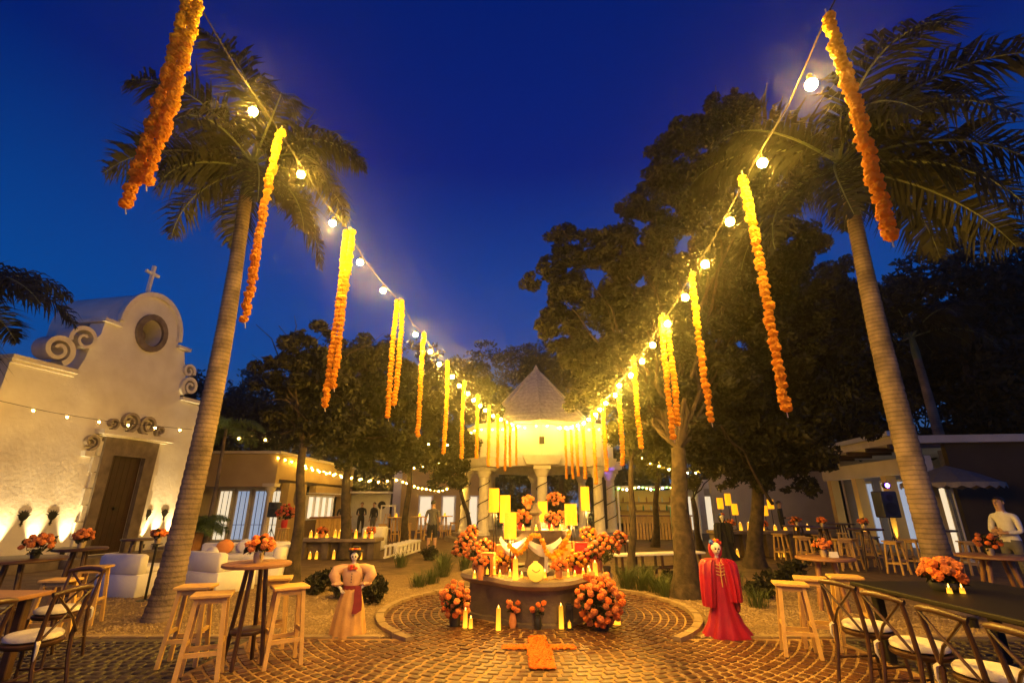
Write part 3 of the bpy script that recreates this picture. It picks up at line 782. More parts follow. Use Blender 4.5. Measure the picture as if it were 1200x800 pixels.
RBp('wall', mat('shade_dark_ochre', (.05, .033, .016), (.08, .052, .026), 1.2, .9), ((4.0, -.4, 1.8), (5.6, .2, 3.58)))  # shade on this end wall put into a darkened ochre colour
RBp('wall', m_cream, ((4.0, 6.6, 1.8), (5.6, .2, 3.58)))
RBp('floor', m_coping, ((3.0, 3.0, .02), (7.4, 7.6, .12)))
for k in range(3):
    p = rb.matrix_basis @ Vector((.22, -.3 + k * 2.1, .09))
    uplight(p, (.10, 0, 1), 170, 'small ground spotlight at the foot of a terrace pillar', 'spotlights along the terrace', (1, .62, .12), 40)
# long wall right, its shade put into a darkened ochre
w = T('dark_garden_wall', 'long wall darkened for shade behind the terrace tables, pale coping on top', 'wall', (18.0, 14.5, 0), R(-12))
q = MB(); q.box((4, 0, 1.6), (9, .4, 3.2)); q.build('wall', mat('shade_dark_ochre', (.05, .033, .016), (.08, .052, .026), 1.2, .9), w)
q = MB(); q.box((4, 0, 3.26), (9.2, .56, .12)); q.build('coping', m_cream, w)
# lit white wall with terrace tables behind right tree
x0 = D(905, 585, 27)
w = T('white_garden_wall', 'plain white wall glowing warm behind the terrace tables', 'wall', (x0.x, 27, 0))
q = MB(); q.box((0, 0, 1.6), (6.5, .3, 3.2)); q.build('wall', m_cream, w)
q = MB(); q.box((0, 0, 3.25), (6.7, .45, .1)); q.build('coping', m_cream, w)
# long white portico further back, between tree trunks
x0 = D(835, 590, 30)
w = T('white_portico', 'white portico with square pillars behind the right hand counter', 'portico', (x0.x, 30, 0))
q = MB(); q.box((0, 0, 2.75), (4.4, .5, .5)); q.build('beam', m_whitepaint, w)
for k in range(4): q = MB(); q.box((-2 + k * 1.33, 0, 1.25), (.35, .35, 2.5)); q.build('pillar', m_whitepaint, w)
q = MB(); q.box((0, 1.0, 1.3), (4.4, .1, 2.6)); q.build('back_wall', m_cream, w)
for k in range(3):
    q = MB(); q.box((-1.33 + k * 1.33, .93, 1.1), (.75, .03, 1.9)); q.build('pane', m_pane, w)

# ------------------------------------------------------------------ palms
def frond_mesh(name, L, droop, nl=92, lw=.027, ll=.92):
    b_ = MB(); pts = []
    ang = R(70); p = Vector((0, 0, 0)); seg = 16
    a = droop[0]
    for i in range(seg + 1):
        pts.append(p.copy())
        t = i / seg
        a_ = droop[0] + (droop[1] - droop[0]) * t ** 1.2
        p = p + Vector((math.cos(a_), 0, math.sin(a_))) * (L / seg)
    b_.cur = 1; b_.tube(pts, [.032 * (1 - .85 * i / seg) for i in range(seg + 1)], 5); b_.cur = 0
    for i in range(nl):
        t = .12 + .88 * (i / (nl - 1)); k = min(seg - 1, int(t * seg)); f = t * seg - k
        q = pts[k].lerp(pts[k + 1], f); tg = (pts[k + 1] - pts[k]).normalized()
        nrm = Vector((-tg.z, 0, tg.x))
        for sd in (-1, 1):
            le = ll * (math.sin(PI * min(1, .16 + t * .82)) ** .6) * random.uniform(.8, 1.1)
            if t > .93: le *= .7
            up = random.uniform(-.45, .55)
            d1 = (Vector((0, sd, 0)) + tg * random.uniform(.45, .75) + nrm * up).normalized()
            mid = q + d1 * le * .5; end = mid + (d1 + Vector((0, 0, -random.uniform(.5, 1.3)))).normalized() * le * .55
            w_ = tg * lw * random.uniform(.8, 1.2)
            b_.add([tuple(q - w_ * .5), tuple(q + w_ * .5), tuple(mid + w_), tuple(mid - w_), tuple(end)], [(0, 1, 2, 3), (3, 2, 4)])
    return b_.mesh(name, [m_frond, m_shaft])
FR = [frond_mesh('frond', 2.9, (R(62), R(-38))), frond_mesh('frond', 3.0, (R(40), R(-62))), frond_mesh('frond', 2.9, (R(12), R(-78))), frond_mesh('frond', 2.7, (R(-18), R(-86)))]
def palm(label, base, top, r0, fr, scale=1.0, lean=(0, 0), rings=70, seed=0):
    random.seed(seed)
    t = T('palm_tree', label, 'palm', base)
    base, top = Vector(base), Vector(top); L = (top - base)
    b_ = MB(); pts = []; rad = []
    for i in range(rings * 3 + 1):
        f = i / (rings * 3)
        k = Vector((lean[0] * math.sin(PI * f), lean[1] * math.sin(PI * f), 0))
        pts.append(L * f + k)
        rr = r0 * (1 + .55 * math.exp(-f * 16) + .10 * math.sin(PI * min(1, f * 1.2)) - .30 * f)
        rad.append(rr * (1.0 if i % 3 else .955) * random.uniform(.99, 1.01))
    b_.tube(pts, rad, 18); b_.build('trunk', m_trunk, t, True)
    b_ = MB(); b_.lathe([(r0 * .66, -.15), (r0 * .74, .2), (r0 * .62, .6), (r0 * .42, 1.0), (.05, 1.3)], tuple(L), 12); b_.build('crownshaft', m_shaft, t, True)
    for (az, kind, s_, zo) in fr:
        o = link('frond', FR[kind], t, tuple(L + Vector((0, 0, .9 + zo))))
        o.rotation_euler = (random.uniform(-.35, .35), 0, R(az)); o.scale = (s_ * scale,) * 3
    random.seed(seed + 100)
fl_ = [(a + random.uniform(-9, 9), k, random.uniform(.9, 1.08), z) for a, k, z in
       [(0, 1, 0), (28, 0, .1), (65, 1, 0), (100, 0, .1), (140, 1, 0), (172, 1, .05), (205, 2, -.1), (240, 1, 0), (275, 2, -.1), (310, 1, 0), (340, 2, -.1), (15, 3, -.2), (190, 3, -.2), (300, 3, -.2), (120, 2, -.1), (85, 0, .2), (260, 0, .2), (230, 3, -.2), (330, 3, -.3), (20, 3, -.35), (355, 2, -.2)]]
tp = D(288, 232, 8.25)
palm('tall palm with ringed pale trunk standing between chapel and round gravel bed', G(188, 727), tp, .17, fl_, .90, (.12, 0), 62, 3)
tp = D(996, 232, 8.3)
fr_ = [(a + random.uniform(-9, 9), k, random.uniform(.95, 1.1), z) for a, k, z in
       [(5, 1, 0), (35, 0, .1), (60, 1, 0), (95, 0, .1), (130, 0, .1), (160, 1, .05), (200, 1, -.1), (240, 2, 0), (280, 2, -.1), (310, 1, 0), (335, 2, -.1), (350, 3, -.2), (185, 3, -.2), (300, 3, -.2), (120, 2, -.1), (20, 2, -.1), (260, 1, .1), (225, 3, -.2)]]
palm('tall palm with ringed trunk lit from below standing behind the black table', (6.75, 8.25, 0), tp, .185, fr_, 1.18, (-.10, 0), 56, 5)
palm('palm whose fronds overhang the chapel roof corner', (-12.7, 9.2, 0), (-12.7, 9.4, 4.9), .2, [(a, k, 1.0, 0) for a, k in [(0, 1), (30, 1), (60, 0), (100, 1), (150, 1), (200, 2), (250, 1), (300, 2), (335, 2), (10, 3), (330, 1), (310, 0)]], 1.0, (0, 0), 40, 9)
p_ = D(1075, 420, 19)
palm('dark palm standing far behind the terrace house', (p_.x, 19, 0), (p_.x, 19, p_.z), .2, [(k * 37, k % 3, 1.0, 0) for k in range(11)], 1.1, (0, 0), 30, 13)
uplight((6.42, 7.55, .02), (.03, .06, 1), 130, 'ground spotlight at the foot of the palm behind the black table', None, (1, .62, .30), 45)

# ------------------------------------------------------------------ broadleaf trees
def tree(label, base, fork, r0, blobs, n, size, leaf, seed=1, name='tree', cat='tree', group=None, extra=(), flat=.85, shell=.45):
    random.seed(seed)
    t = T(name, label, cat, base, 0, group); base = Vector(base); fork = Vector(fork)
    b_ = MB(); F = fork - base
    pts = []; rad = []
    for i in range(9):
        f = i / 8
        w_ = Vector((math.sin(f * 5 + seed), math.cos(f * 4 + seed), 0)) * .05 * math.sin(PI * f) * min(2.5, F.length * .4)
        pts.append(F * f + w_); rad.append(r0 * (1 + .6 * math.exp(-f * 9) - .35 * f))
    b_.tube(pts, rad, 12)
    tr = b_.build('trunk', m_bark, t, True)
    cs = [Vector(c) - base for c, _ in blobs]; rs = [r_ for _, r_ in blobs]
    lb = MB()
    for c in cs:
        mid = F.lerp(c, .55) + Vector((random.uniform(-.3, .3), random.uniform(-.3, .3), random.uniform(0, .3)))
        k = r0 * .24
        limb(lb, F, mid, k, k * .5, 6); limb(lb, mid, c, k * .5, k * .18, 5)
        for j in range(3):
            e = c + Vector((random.uniform(-1, 1), random.uniform(-1, 1), random.uniform(-.5, 1))) * .7
            limb(lb, c.lerp(mid, .3), e, k * .2, .012, 4, seg=3)
    for e0, e1, ra in extra: limb(lb, Vector(e0) - base, Vector(e1) - base, ra, ra * .25, 5, .25)
    lb.build('branches', m_bark, t, True)
    leaves('crown', cs, rs, n, size, leaf, t, flat, shell)
    random.seed(seed + 50)
    return t
def blobs(L): return [(D(u, v, y), r_) for u, v, y, r_ in L]
# big dark tree, right
tree('big dark leafy tree with thick trunk leaning over the right string of lights', G(805, 700), D(795, 525, 10), .215, blobs([
    (850, 150, 11.5, .95), (800, 195, 11.5, 1.0), (890, 215, 11, 1.0), (765, 235, 11.5, .85), (835, 265, 11, 1.2), (728, 290, 11.5, .8), (665, 285, 12.5, .5), (648, 330, 12.5, .65),
    (695, 335, 12, .95), (765, 320, 11, 1.1), (865, 335, 11, 1.1), (655, 385, 12.5, .7), (705, 405, 12, .9), (775, 410, 11.5, 1.0), (845, 400, 11.5, 1.1), (905, 390, 12, 1.1), (690, 455, 12.5, .6), (760, 470, 12, .6), (855, 130, 12, .6), (920, 300, 12, .9), (770, 365, 11.2, .9), (740, 360, 12, .8), (810, 330, 12, 1.0), (800, 460, 12, .8), (730, 440, 12.5, .8), (840, 450, 12, .9), (880, 270, 12, 1.0), (900, 350, 12.5, 1.1), (790, 440, 10.7, .7), (752, 405, 10.9, .75), (830, 440, 10.7, .7), (722, 435, 11.2, .7), (775, 385, 10.6, .7), (765, 480, 10.5, .5), (820, 490, 10.4, .5), (800, 400, 10.3, .6)]),
    240000, .07, m_leafB, 2, extra=[(D(820, 470, 11), D(870, 300, 10.5), .05), (D(905, 590, 13.5), D(840, 490, 12), .05)])
tree('dark spreading tree standing behind the red figure', G(885, 664), D(888, 570, 14), .22, blobs([
    (865, 460, 14, 1.3), (925, 450, 14, 1.3), (900, 505, 13.5, 1.2), (840, 525, 14, .9), (955, 485, 14, 1.3), (935, 545, 13.5, .8), (885, 545, 13.5, .7), (980, 440, 15, 1.5), (820, 480, 15, 1.0), (950, 400, 15, 1.6), (860, 420, 15, 1.4), (910, 360, 15, 1.4), (990, 380, 16, 1.6), (960, 340, 16, 1.3), (900, 480, 14, 1.2), (850, 500, 14, 1.1)]),
    150000, .082, m_leafB, 4, extra=[(D(888, 560, 14), D(840, 490, 12.5), .06)])
tree('slim tree with straight trunk beside the long white bench', G(739, 682), D(740, 540, 12), .085, blobs([(735, 500, 12, .55), (755, 520, 12, .45), (710, 470, 12.3, .5), (770, 500, 12.2, .5)]), 5000, .07, m_leafA, 6)
tree('slim forked tree behind the long white bench', G(768, 640), D(772, 550, 18), .13, blobs([(760, 520, 18, 1.0), (790, 530, 18, 1.0), (775, 490, 18.5, 1.2)]), 8000, .09, m_leafA, 8)
tree('crooked pale tree forking low in front of the distant bar', G(822, 645), D(812, 585, 17), .11, blobs([(850, 545, 17, .7), (800, 545, 17, .8), (830, 520, 17.5, .9)]), 6000, .09, m_leafA, 10)
# left
tree('tree with bare twisting twigs behind the tall cocktail table', G(341, 682), D(356, 520, 11.8), .13, blobs([(335, 440, 12, .6), (360, 405, 12.2, .65), (385, 450, 12, .65), (345, 490, 12, .55), (400, 490, 12.3, .6), (370, 500, 11.8, .4)]), 15000, .075, m_leafB, 12,
     extra=[(D(355, 480, 12), D(300, 380, 12), .035), (D(330, 450, 12), D(295, 415, 12), .02), (D(350, 440, 12), D(345, 370, 12.2), .03), (D(390, 430, 12), D(450, 390, 12.5), .02), (D(360, 470, 12), D(310, 470, 12), .03), (D(355, 480, 12), D(318, 440, 11.8), .03)])
tree('leafy tree in front of the ochre house window', G(403, 655), D(412, 515, 16.8), .17, blobs([(425, 425, 17, 1.0), (455, 440, 17.5, 1.0), (405, 470, 17, .9), (445, 490, 17, 1.1), (480, 470, 17.5, 1.0), (420, 520, 16.8, .8), (470, 525, 17, .9), (395, 520, 17, .6)]), 34000, .085, m_leafA, 14)
tree('slim leafy tree beside the white slatted bench', G(474, 640), D(480, 545, 19.5), .14, blobs([(500, 470, 20, 1.2), (530, 490, 20.5, 1.2), (515, 520, 20, 1.1), (550, 470, 22, 1.3), (485, 530, 19.5, .8)]), 28000, .09, m_leafA, 16)
tree('small tree twined with lights at the back corner of the pavilion', G(553, 632), D(540, 575, 22), .12, blobs([(530, 545, 22, .9), (545, 530, 22.5, .8), (520, 560, 22, .6)]), 6000, .09, m_leafA, 18)
# far woods: each tree its own
far = [(235, 470, 30, 3.0), (285, 455, 33, 3.2), (330, 470, 30, 2.6), (390, 445, 34, 3.4), (470, 430, 35, 3.4), (540, 440, 38, 3.2), (600, 440, 40, 3.2), (655, 440, 38, 3.4), (700, 430, 36, 3.6), (770, 460, 34, 3.4), (990, 440, 26, 3.0), (1060, 430, 28, 3.4), (1120, 400, 26, 3.4), (1180, 380, 24, 3.4), (1230, 420, 20, 3.2), (1150, 470, 22, 2.6), (10, 470, 30, 4.0), (850, 480, 33, 3.2), (1105, 345, 23, 2.8), (1175, 330, 21, 2.8)]
desc = ['rounded dark tree far behind the ochre house', 'broad dark tree rising over the ochre house roof', 'dark tree beside the chapel end behind the palm', 'tall dark tree behind the leafy tree by the house', 'wide dark tree behind the yellow house', 'dark tree behind the pavilion corner', 'dark tree directly behind the pavilion roof', 'dark tree behind the pavilion roof, by the big tree', 'dark tree far behind the slim bench tree', 'dark tree behind the distant bar',
        'black tree mass above the terrace house eave', 'black tree behind the terrace house palm', 'tall black tree over the dark garden wall', 'black tree beyond the seated guest', 'black tree at the end of the dark garden wall', 'low black tree above the dark wall coping', 'black tree behind the chapel nave', 'dark tree behind the white portico', 'tall black tree rising behind the terrace house palm', 'tall black tree rising beyond the dark garden wall end']
for i, ((u, v, y, r_), ds) in enumerate(zip(far, desc)):
    c = D(u, v, y); random.seed(300 + i)
    bs_ = [(c + Vector((random.uniform(-1, 1) * r_ * .8, random.uniform(-.5, .5) * r_, random.uniform(-1.1, .45) * r_)), r_ * random.uniform(.4, .62)) for _ in range(9)]
    tree(ds, (c.x, y, 0), (c.x, y, max(1.2, c.z - r_ * 1.3)), .22, bs_, 7500, .16, m_leafC, 40 + i, 'background_tree', 'tree')

# clipped hedges closing the garden behind everything
for i, (x0, x1, y, h, lb) in enumerate(((-34, -20, 36, 6.5, 'tall dark hedge far behind the chapel'), (-20, -9, 38, 7.0, 'tall dark hedge behind the ochre house'), (-9, -1, 40, 7.5, 'tall dark hedge behind the yellow house'), (-1, 7, 40, 8.0, 'tall dark hedge seen through the pavilion columns'), (7, 16, 38, 7.0, 'tall dark hedge behind the garden bar'), (16, 26, 34, 6.5, 'tall dark hedge behind the white garden wall'), (26, 40, 28, 6.5, 'tall dark hedge beyond the terrace house'))):
    t = T('hedge', lb, 'hedge', ((x0 + x1) / 2, y, 0)); w_ = x1 - x0
    n_ = int(w_ * 1.6); cs = [(random.uniform(-w_ / 2, w_ / 2), random.uniform(-.6, .6), random.uniform(.3, h - .5)) for _ in range(n_ * 3)]
    leaves('foliage', cs, [1.5] * len(cs), int(w_ * 2600), .19, m_leafB, t, .9, .1, 24)
    b_ = MB()
    for k in range(int(w_ / 1.2)): x = -w_ / 2 + 1.2 * k + .5; limb(b_, (x, 0, 0), (x + random.uniform(-.4, .4), 0, h * .8), .06, .02, 5)
    b_.build('stems', m_bark, t)

# ------------------------------------------------------------------ fountain used as the altar
FX, FY = .40, 8.62
def plan(r_, n=64, amp=.095):
    return [(r_ * (1 + amp * math.cos(4 * a) - .012 * math.cos(8 * a)) * math.cos(a), r_ * (1 + amp * math.cos(4 * a) - .012 * math.cos(8 * a)) * math.sin(a)) for a in [2 * PI * k / n for k in range(n)]]
ft = T('stone_fountain', 'round grey stone fountain with scalloped rim dressed as a flower altar', 'fountain', (FX, FY, 0))
q = MB(); q.stack([[(x, y, z) for x, y in plan(r_)] for r_, z in ((1.06, -.02), (1.06, .06), (1.02, .075), (1.0, .46), (1.02, .485))]); q.build('basin', m_altar, ft, True)
q = MB(); q.stack([[(x, y, z) for x, y in plan(r_)] for r_, z in ((1.04, .482), (1.11, .505), (1.145, .55), (1.125, .60), (1.07, .614), (.80, .612), (.78, .60))], False)
q.stack([[(x, y, z) for x, y in plan(r_)] for r_, z in ((.80, .55), (.80, .56))]); q.build('rim', m_coping, ft, True)
q = MB(); q.lathe([(.30, .56), (.30, .62), (.20, .66), (.17, .80), (.16, .95), (.20, .99)], n=20); q.build('pedestal', m_altar, ft, True)
q = MB(); q.lathe([(.14, .985), (.30, 1.02), (.45, 1.09), (.53, 1.16), (.56, 1.235), (.55, 1.245), (.46, 1.235), (.10, 1.22)], n=32); q.build('bowl', m_altar, ft, True)
q = MB(); q.lathe([(.10, 1.22), (.08, 1.32), (.06, 1.45), (.12, 1.5), (.05, 1.58), (.03, 1.66)], n=14); q.build('spout', m_altar, ft, True)
RIM = .614
def onrim(u, v, z=RIM): return G(u, v, z)
def candle(p, r_, h, label, group='pillar candles round the altar', flame=True):
    t = T('candle', label, 'candle', p, 0, group)
    q = MB(); q.lathe([(r_ * 1.08, 0), (r_ * 1.0, h * .5), (r_ * .93, h * .97), (r_ * .86, h), (r_ * .55, h * .985), (r_ * .1, h * .975)], n=12); q.build('wax', m_wax, t, True)
    if flame:
        q = MB(); q.lathe([(.002, h * .98), (.006, h + .008), (.007, h + .015), (.004, h + .028), (.001, h + .038)], n=6); q.build('flame', m_flame, t, True)
    return t
# candles on the ground and the rim (photo positions)
for (u, v, r_, h, lb) in ((584, 738, .032, .27, 'tall glowing candle on the bricks before the fountain front'), (545, 735, .030, .22, 'tall glowing candle beside the lower coral bouquet'), (551.5, 735.5, .026, .12, 'short glowing candle beside the lower coral bouquet'),
                          (658, 736, .032, .28, 'tall glowing candle beside the black lantern on the bricks'), (714, 733, .034, .11, 'short thick candle under the large coral bouquet'), (723, 731, .05, .17, 'pierced glowing votive beside the large coral bouquet')):
    candle(G(u, v, .022), r_, h, lb)
for (u, v, r_, h, lb) in ((604, 679, .038, .28, 'tall yellow pillar candle on the rim beside the round lantern'), (556, 677, .024, .07, 'small votive on the rim by the orange clay vase'), (698, 676, .036, .20, 'yellow pillar candle on the rim behind the large bouquet'), (691.5, 676.5, .034, .09, 'squat candle on the rim in front of the small black lantern'),
                          (675, 660, .024, .10, 'slim candle standing in the basin between iron lamp stands'), (581, 663, .034, .26, 'yellow candle in the basin behind the tall black lantern'), (579, 668, .024, .06, 'tiny votive on the rim beside the tall black lantern')):
    candle(onrim(u, v) if v > 664 else G(u, v, .56), r_, h, lb)
for k, a in enumerate((-150, -118, -92, -60, -34)):
    candle((FX + .47 * math.cos(R(a)), FY + .47 * math.sin(R(a)), 1.237), .026, .06, 'small votive burning on the edge of the fountain bowl', 'votives on the fountain bowl')
def black_lantern(p, w, h, label):
    t = T('lantern', label, 'lantern', p)
    q = MB(); q.box((0, 0, .01), (w, w, .02)); q.box((0, 0, h - .03), (w, w, .06)); q.box((0, 0, h + .01), (w * .6, w * .6, .03))
    for x in (-1, 1):
        for y in (-1, 1): q.box((x * (w / 2 - .008), y * (w / 2 - .008), h / 2), (.016, .016, h - .06))
    q.box((0, w * .3, h / 2), (w * .9, .01, h - .06)); q.build('frame', m_plastic, t)
    q = MB(); q.lathe([(.022, .02), (.022, .08), (.006, .1), (.002, .12)], n=8); q.build('candle', m_flame if h > 9 else m_wax, t)
black_lantern(G(667.5, 737, .022), .10, .30, 'tall black lantern on the bricks beside a candle')
black_lantern(onrim(571, 674), .08, .25, 'tall black lantern on the rim by the orange vase')
black_lantern(onrim(690, 664), .085, .16, 'small black lantern at the back of the rim')
# round smiling paper lantern on the rim
p = onrim(628, 681)
t = T('paper_lantern', 'round glowing paper lantern with a drawn smile on the rim', 'lantern', p)
q = MB(); q.lathe([(.03, .0), (.085, .03), (.118, .09), (.122, .13), (.10, .19), (.06, .225), (.035, .24), (.03, .26)], n=20); q.build('body', m_lantern, t, True)
q = MB(); q.tube([(-.055 + .011 * k, -.125 + .0006 * (k - 5) ** 2, .165 - .030 * math.sin(PI * k / 10)) for k in range(11)], .004, 4); q.build('smile', m_black, t)
# white drape behind the bowl and pedestal
t = T('cloth_swag', 'white cloth swag draped under the fountain bowl', 'cloth', (FX, FY, 0))
for sg, a0, a1 in ((0, -108, -52), (1, -165, -108)):
    q = MB(); rows_ = []
    for i in range(13):
        a = R(a0 + (a1 - a0) * i / 12); sag = .16 * math.sin(PI * i / 12)
        rows_.append([(.60 * math.cos(a), .60 * math.sin(a), 1.15 - sag * .7), (.63 * math.cos(a), .63 * math.sin(a), 1.10 - sag * 1.0), (.59 * math.cos(a), .59 * math.sin(a), 1.05 - sag * 1.15), (.575 * math.cos(a), .575 * math.sin(a), 1.10 - sag)])
    q.stack(rows_); q.build('fold', m_whitepaint, t, True)
q = MB(); q.stack([[(.11 + .02 * math.sin(z * 9), -.33, z), (.17 + .015 * math.sin(z * 7), -.35, z), (.175, -.31, z), (.115, -.30, z)] for z in (.62, .7, .78, .86, .94, 1.02)]); q.build('fall', m_whitepaint, t, True)
# marigold rope looping in front of the bowl
def rope(label, pts, r_, kind=m_ora, n_per=.045):
    t = T('marigold_rope', label, 'garland', pts[0])
    P0 = Vector(pts[0]); P = [Vector(p) for p in pts]
    # Catmull-Rom
    out = []
    for i in range(len(P) - 1):
        a, b_, c, d = P[max(i - 1, 0)], P[i], P[i + 1], P[min(i + 2, len(P) - 1)]
        k = max(2, int((c - b_).length / n_per))
        for j in range(k):
            t_ = j / k
            out.append(.5 * ((2 * b_) + (c - a) * t_ + (2 * a - 5 * b_ + 4 * c - d) * t_ ** 2 + (3 * b_ - a - 3 * c + d) * t_ ** 3))
    mb = MB()
    for p in out: mb.blob(p - P0 + Vector((random.uniform(-.012, .012), random.uniform(-.012, .012), random.uniform(-.012, .012))), r_ * random.uniform(.75, 1.2), 2, .28)
    tag(mb.build('marigolds', kind, t), None, None, kind='stuff')
yb = 7.95
rope('thick marigold rope arching over the pedestal front', [D(598, 640, yb), D(606, 648, yb), D(614, 644, yb), D(619, 633, yb), D(627, 626, yb), D(635, 633, yb), D(640, 645, yb), D(648, 650, yb), D(658, 642, yb), D(664, 632, yb), D(668, 622, 8.1)], .038, m_ora)
rope('lower marigold rope trailing to the clay vase', [D(640, 646, 7.9), D(648, 655, 7.9), D(655, 650, 7.9), D(664, 642, 8.0)], .035, m_yor)
# lamps on thin stands
def stand_lamp(u, v0, v1, w_px, y, foot_z, label):
    top = D(u, v0, y); bot = D(u, v1, y); rr = w_px / 2 * (y * cT + .1) / FPX
    t = T('stand_lamp', label, 'lamp', (top.x, y, foot_z), 0, 'cylinder shade lamps round the altar')
    h0, h1 = bot.z - foot_z, top.z - foot_z
    q = MB(); q.lathe([(rr, h0), (rr * 1.01, (h0 + h1) / 2), (rr, h1), (rr * .97, h1 - .004), (rr * .97, h0 + .004)], n=24); q.build('lamp_shade', m_shade, t, True)
    q = MB(); q.tube([(0, 0, 0), (0, 0, h1 - .1)], .008, 6); q.tube([(rr * .5, 0, 0), (rr * .5, 0, h0 + .02)], .006, 5); q.tube([(-rr * .97, 0, h1 - .12), (rr * .97, 0, h1 - .12)], .004, 4); q.build('stand', m_metal, t)
    q = MB(); q.lathe([(.11, 0), (.11, .012), (.02, .02)], n=14); q.build('base', m_metal, t, True)
    L = bpy.data.lights.new('lamp', 'POINT'); L.energy = 38; L.color = (1, .52, .10); L.shadow_soft_size = .05
    o = bpy.data.objects.new('lamp', L); COL.objects.link(o); o.parent = t; o.location = (0, -.02, h0 - .05)
stand_lamp(579, 572, 600, 12, 8.7, .56, 'tallest lamp with yellow cylinder shade at the altar end by the chapel')
stand_lamp(592, 580, 612, 12, 9.2, .56, 'yellow shaded lamp standing second behind the tallest lamp')
stand_lamp(598, 600, 631, 14, 8.15, .56, 'low lamp with wide yellow shade in front of the bowl')
stand_lamp(635.5, 587, 611, 11, 8.95, .56, 'yellow shaded lamp at the middle behind the bowl')
stand_lamp(668.5, 590, 615, 14, 8.45, .56, 'yellow shaded lamp with black box at the bowl end by the big tree')
stand_lamp(685, 570, 598, 10, 9.0, .56, 'tall lamp with yellow shade at the altar end by the bench')
# flowers on and round the bowl
def arrangement(label, p, pot, pr_, ph, ball_r, n, fr, kinds, zoff=.0, group=None, name='flower_arrangement', sq=.85, lower=-.5):
    t = T(name, label, 'flowers', p, random.random() * 6, group)
    q = MB(); q.lathe([(pr_ * .8, 0), (pr_, ph * .5), (pr_ * .95, ph), (pr_ * .8, ph), (pr_ * .75, ph * .8)], n=14); q.build('vase', pot, t, True)
    bouquet_ball(t, (0, 0, ph + ball_r * .45 + zoff), ball_r, n, fr, kinds, sq, True, lower)
    return t
def AR(u, v, y, *a, **k):                # foot at pixel (u,v), at distance y
    label = a[0]; return arrangement(label, D(u, v, y), *a[1:], **k)
AR(611, 620, 8.35, 'red pot of coral flowers on the bowl by the low lamp', m_redpot, .065, .11, .13, 22, .036, ['coral', 'rust'])
AR(646, 620, 8.35, 'red pot of pink and coral flowers on the bowl by the middle lamp', m_redpot, .06, .11, .11, 20, .032, ['coral', 'pink', 'rust'])
AR(619, 596, 9.05, 'round pink carnation ball on a tall stem behind the bowl', m_orpot, .05, .10, .10, 26, .032, ['pink', 'coral'], lower=-.9)
AR(651, 592, 9.05, 'wide rust coloured flower dome behind the bowl', m_orpot, .06, .06, .14, 34, .030, ['rust'], sq=.65)
AR(655, 678, 7.75, 'coral carnations in an orange clay vase on the rim', m_orpot, .055, .14, .10, 20, .036, ['coral', 'pink'])
AR(563, 679, 7.72, 'small bunch of coral blooms in an orange clay vase on the rim', m_orpot, .045, .20, .09, 12, .036, ['coral', 'rust'])
# big masses
def mass(label, p, blobs_, n, fr, kinds, stem=True):
    t = T('flower_arrangement', label, 'flowers', p, 0)
    if stem: q = MB(); q.lathe([(.10, 0), (.13, .12), (.11, .28), (.07, .3)], n=12); q.build('vase', m_orpot, t, True)
    for c, r_ in blobs_:
        bouquet_ball(t, Vector(c) - Vector(p), r_, max(8, int(n * r_ / .2)), fr, kinds, .9, True, -.7)
    return t
p = Vector((FX - .92, FY - .1, .56))
mass('large loose mass of coral and rust flowers at the altar end by the chapel', p, [(D(545, 632, 8.5), .14), (D(555, 648, 8.3), .15), (D(540, 645, 8.6), .12), (D(553, 622, 8.6), .10), (D(563, 658, 8.1), .08)], 26, .036, ['coral', 'rust', 'pink'])
p = Vector((FX + .95, FY - .05, .56))
mass('large loose mass of rust and coral flowers at the altar end by the bench', p, [(D(700, 645, 8.4), .13), (D(716, 640, 8.6), .15), (D(726, 630, 8.8), .12), (D(706, 632, 8.7), .11)], 26, .036, ['coral', 'rust'])
def ground_bouquet(u, v, r_, y, n, fr, kinds, label):
    c = D(u, v, y); z = c.z
    t = T('flower_arrangement', label, 'flowers', (c.x, y, .02))
    q = MB(); q.lathe([(r_ * .35, 0), (r_ * .42, z * .3), (r_ * .4, max(.06, z - r_ * .8))], n=14); q.build('vase', m_pot, t, True)
    bouquet_ball(t, (0, 0, z - .03), r_, int(n * .85), fr, kinds, 1.12, True, -.95)
ground_bouquet(534, 702, .20, 7.65, 52, .045, ['coral', 'pink', 'rust'], 'dense coral bouquet on the ground at the fountain end by the chapel')
ground_bouquet(703, 702, .29, 7.45, 95, .050, ['coral', 'pink', 'coral', 'rust'], 'very large coral bouquet on the ground at the fountain end by the bench')
# two small vases at the foot of the basin
for (u, v, lb, n_) in ((601, 735, 'pink clay vase of coral blooms standing before the basin', 9), (630.5, 737, 'small dark vase with four pink blooms before the basin middle', 5)):
    p = G(u, v, .022); t = T('flower_arrangement', lb, 'flowers', p)
    q = MB(); q.lathe([(.04, 0), (.055, .06), (.045, .13), (.035, .17), (.045, .19)], n=14); q.build('vase', m_orpot if n_ > 6 else m_pot, t, True)
    for k in range(n_):
        a = k * 2.4; rr = .05 + .05 * random.random()
        blossom(t, (rr * math.cos(a), rr * math.sin(a) * .6, .20 + .13 * random.random()), .036, 'pink' if k % 2 else 'coral')
    leaves('leaves', [(0, 0, .2)], [.07], 30, .03, m_leafB, t, shell=.1)
